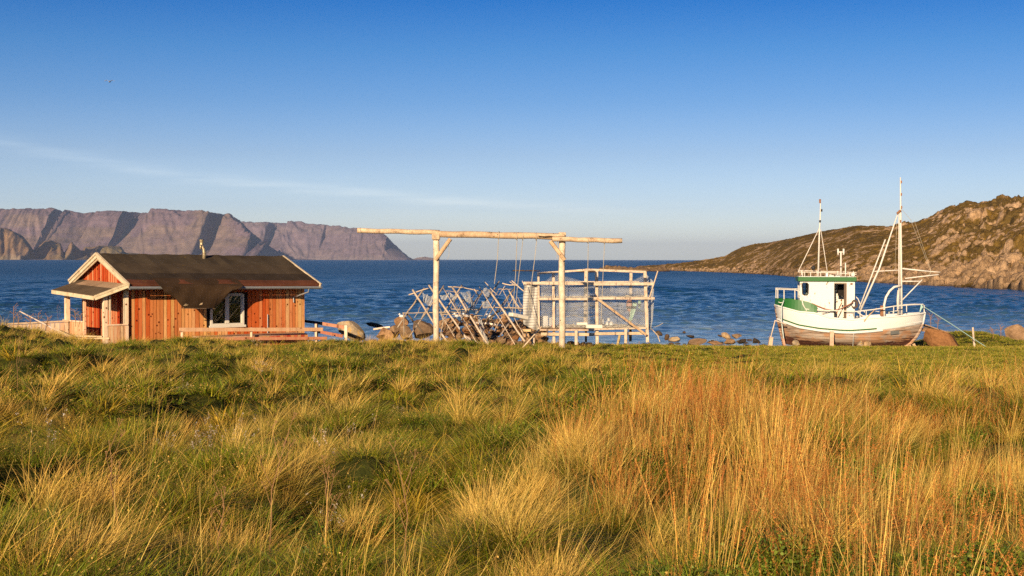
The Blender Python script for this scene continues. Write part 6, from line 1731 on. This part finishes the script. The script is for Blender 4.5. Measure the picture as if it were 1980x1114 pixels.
def grass_object():
    pos, idx, rot, scl = scatter()
    print('tufts', len(pos))
    me = bpy.data.meshes.new('meadow_points'); me.vertices.add(len(pos)); me.vertices.foreach_set('co', pos.astype(np.float32).ravel())
    a = me.attributes.new('pick', 'INT', 'POINT'); a.data.foreach_set('value', idx.astype(np.int32))
    a = me.attributes.new('turn', 'FLOAT_VECTOR', 'POINT'); a.data.foreach_set('vector', rot.astype(np.float32).ravel())
    a = me.attributes.new('size', 'FLOAT', 'POINT'); a.data.foreach_set('value', scl.astype(np.float32))
    o = link('meadow_grass', me)
    tag(o, 'tall wild grass in green, straw gold and rust filling the foreground', 'grass', kind='stuff')
    ng = bpy.data.node_groups.new('plant_tufts', 'GeometryNodeTree')
    ng.interface.new_socket('Geometry', in_out='INPUT', socket_type='NodeSocketGeometry'); ng.interface.new_socket('Geometry', in_out='OUTPUT', socket_type='NodeSocketGeometry')
    N = ng.nodes; K = ng.links
    gi = N.new('NodeGroupInput'); go = N.new('NodeGroupOutput'); ip = N.new('GeometryNodeInstanceOnPoints'); ci = N.new('GeometryNodeCollectionInfo')
    ci.inputs['Collection'].default_value = PROTO; ci.inputs['Separate Children'].default_value = True; ci.inputs['Reset Children'].default_value = True
    def attr(name, ty):
        n = N.new('GeometryNodeInputNamedAttribute'); n.data_type = ty; n.inputs['Name'].default_value = name; return n.outputs['Attribute']
    K.new(gi.outputs[0], ip.inputs['Points']); K.new(ci.outputs[0], ip.inputs['Instance']); ip.inputs['Pick Instance'].default_value = True
    K.new(attr('pick', 'INT'), ip.inputs['Instance Index'])
    er = N.new('FunctionNodeEulerToRotation'); K.new(attr('turn', 'FLOAT_VECTOR'), er.inputs[0]); K.new(er.outputs[0], ip.inputs['Rotation'])
    K.new(attr('size', 'FLOAT'), ip.inputs['Scale']); K.new(ip.outputs[0], go.inputs[0])
    md = o.modifiers.new('tufts', 'NODES'); md.node_group = ng
grass_object()

# a few tall dry branching stalks that stand clear of the grass
def dry_stalk(x, r0, r1, Y, seed, label, lean=0.1):
    rng = random.Random(seed); m = MB()
    b = P(x, r1, Y); top = P(x + lean * 100, r0, Y); H = top - b
    b = b.copy()
    g = float(ground(b[0], Y)); f = 0
    pts = [b + H * t_ + np.array([0.02 * math.sin(t_ * 7 + seed), 0.02 * math.cos(t_ * 5), 0]) for t_ in (0, .25, .5, .75, 1)]
    pts[0] = np.array([pts[0][0], pts[0][1], min(pts[0][2], g) - 0.03])
    c = (1, .8, .55); m.tube(pts, [.004, .0036, .003, .0026, .0016], 5, c)
    for k in range(5):
        t_ = 0.35 + 0.13 * k; s_ = b + H * t_; d = np.array([rng.choice([-1, 1]) * rng.uniform(.25, .5), rng.uniform(-.3, .3), 1.0]); ln = np.linalg.norm(H) * rng.uniform(.15, .32)
        e = s_ + d / np.linalg.norm(d) * ln; m.tube([s_, (s_ + e) / 2 + np.array([0, 0, -.01]), e], [.0024, .002, .0012], 4, c)
        for q in range(4):
            dd = np.array([rng.uniform(-1, 1), rng.uniform(-1, 1), 1.2]); m.tube([e, e + dd / np.linalg.norm(dd) * .05], [.0015, .001], 4, c); m.ball(e + dd / np.linalg.norm(dd) * .052, .004, 5, 4, (.8, .5, .35))
    single(m, 'dry_stalk', flat_mat('dry_stem', (0.30, 0.16, 0.07), 0.8) if 'dry_stem' not in bpy.data.materials else bpy.data.materials['dry_stem'], label, 'plant')
for a in [(512, 835, 1060, 8.3, 1, 'tall branching dry stalk left of the picture centre with arms spread high', .4), (232, 850, 1020, 9, 2, 'dry stalk bending right in the lower left meadow', -.25), (425, 945, 1085, 8, 3, 'low dark branching umbel stalk in the lower left meadow', .05),
          (790, 890, 1100, 7.9, 4, 'long bare dry stalk at the lower centre, nearly upright', -.15), (620, 900, 1090, 8.2, 5, 'slender dry stalk right of the tall branching one', .2), (115, 590, 640, 55, 6, 'dark dry umbel plant standing against the sea at the far left', -.05), (30, 640, 760, 22, 7, 'dry stalk near the left edge of the meadow', .1)]:
    dry_stalk(*a)
for i, (x, r0, r1, Y) in enumerate([(25, 592, 640, 56), (35, 604, 640, 57), (55, 610, 640, 56), (72, 605, 640, 58), (88, 612, 640, 57), (146, 598, 632, 60), (152, 606, 632, 60), (1800, 605, 640, 73), (1812, 612, 640, 73), (1935, 628, 655, 73), (1920, 636, 655, 72)]):
    rng = random.Random(i + 50); m = MB(); b = P(x, r1, Y); t_ = P(x + rng.uniform(-3, 5), r0, Y); m.tube([b, (b + t_) / 2 + np.array([.03, 0, 0]), t_], [.016, .013, .008], 5, (.55, .33, .28))
    for k in range(7):
        s_ = b + (t_ - b) * (.45 + .08 * k); e = s_ + np.array([rng.choice([-1, 1]) * rng.uniform(.08, .2), 0, rng.uniform(.08, .2)]); m.tube([s_, e], [.009, .006], 4, (.55, .33, .28)); m.ball(e, .018, 5, 4, (.6, .33, .28))
    single(m, 'dry_weed', bpy.data.materials['dry_stem'], 'thin brown dry weed standing up against the sea %s' % ('at the far left' if x < 140 else 'seen through the porch' if x < 1000 else 'right of the boat'), 'plant', 'dry weeds at the far left' if x < 140 else 'dry weeds seen through the porch' if x < 1000 else 'dry weeds right of the boat')
# ------------------------------------------------------------------ air
def haze():
    m = bpy.data.materials.new('haze_air'); m.use_nodes = True; t = NT(m.node_tree)
    v = t.n('ShaderNodeVolumePrincipled', {'Color': (0.50, 0.66, 1.0, 1), 'Density': HAZE_DENSITY, 'Anisotropy': 0.0})
    t.n('ShaderNodeOutputMaterial', {'Volume': v.outputs[0]})
    mb = MB(); mb.box((0, 15400, 190), (RT * 0 + np.array([1., 0, 0]), (0, 1, 0), cz), (13000, 15800, 197.0 + 3), (1, 1, 1))
    o = mb.build('haze', m); tag(o, 'thin blue air in front of the far mountains', 'haze', kind='stuff')
HAZE_DENSITY = 0.000034
haze()
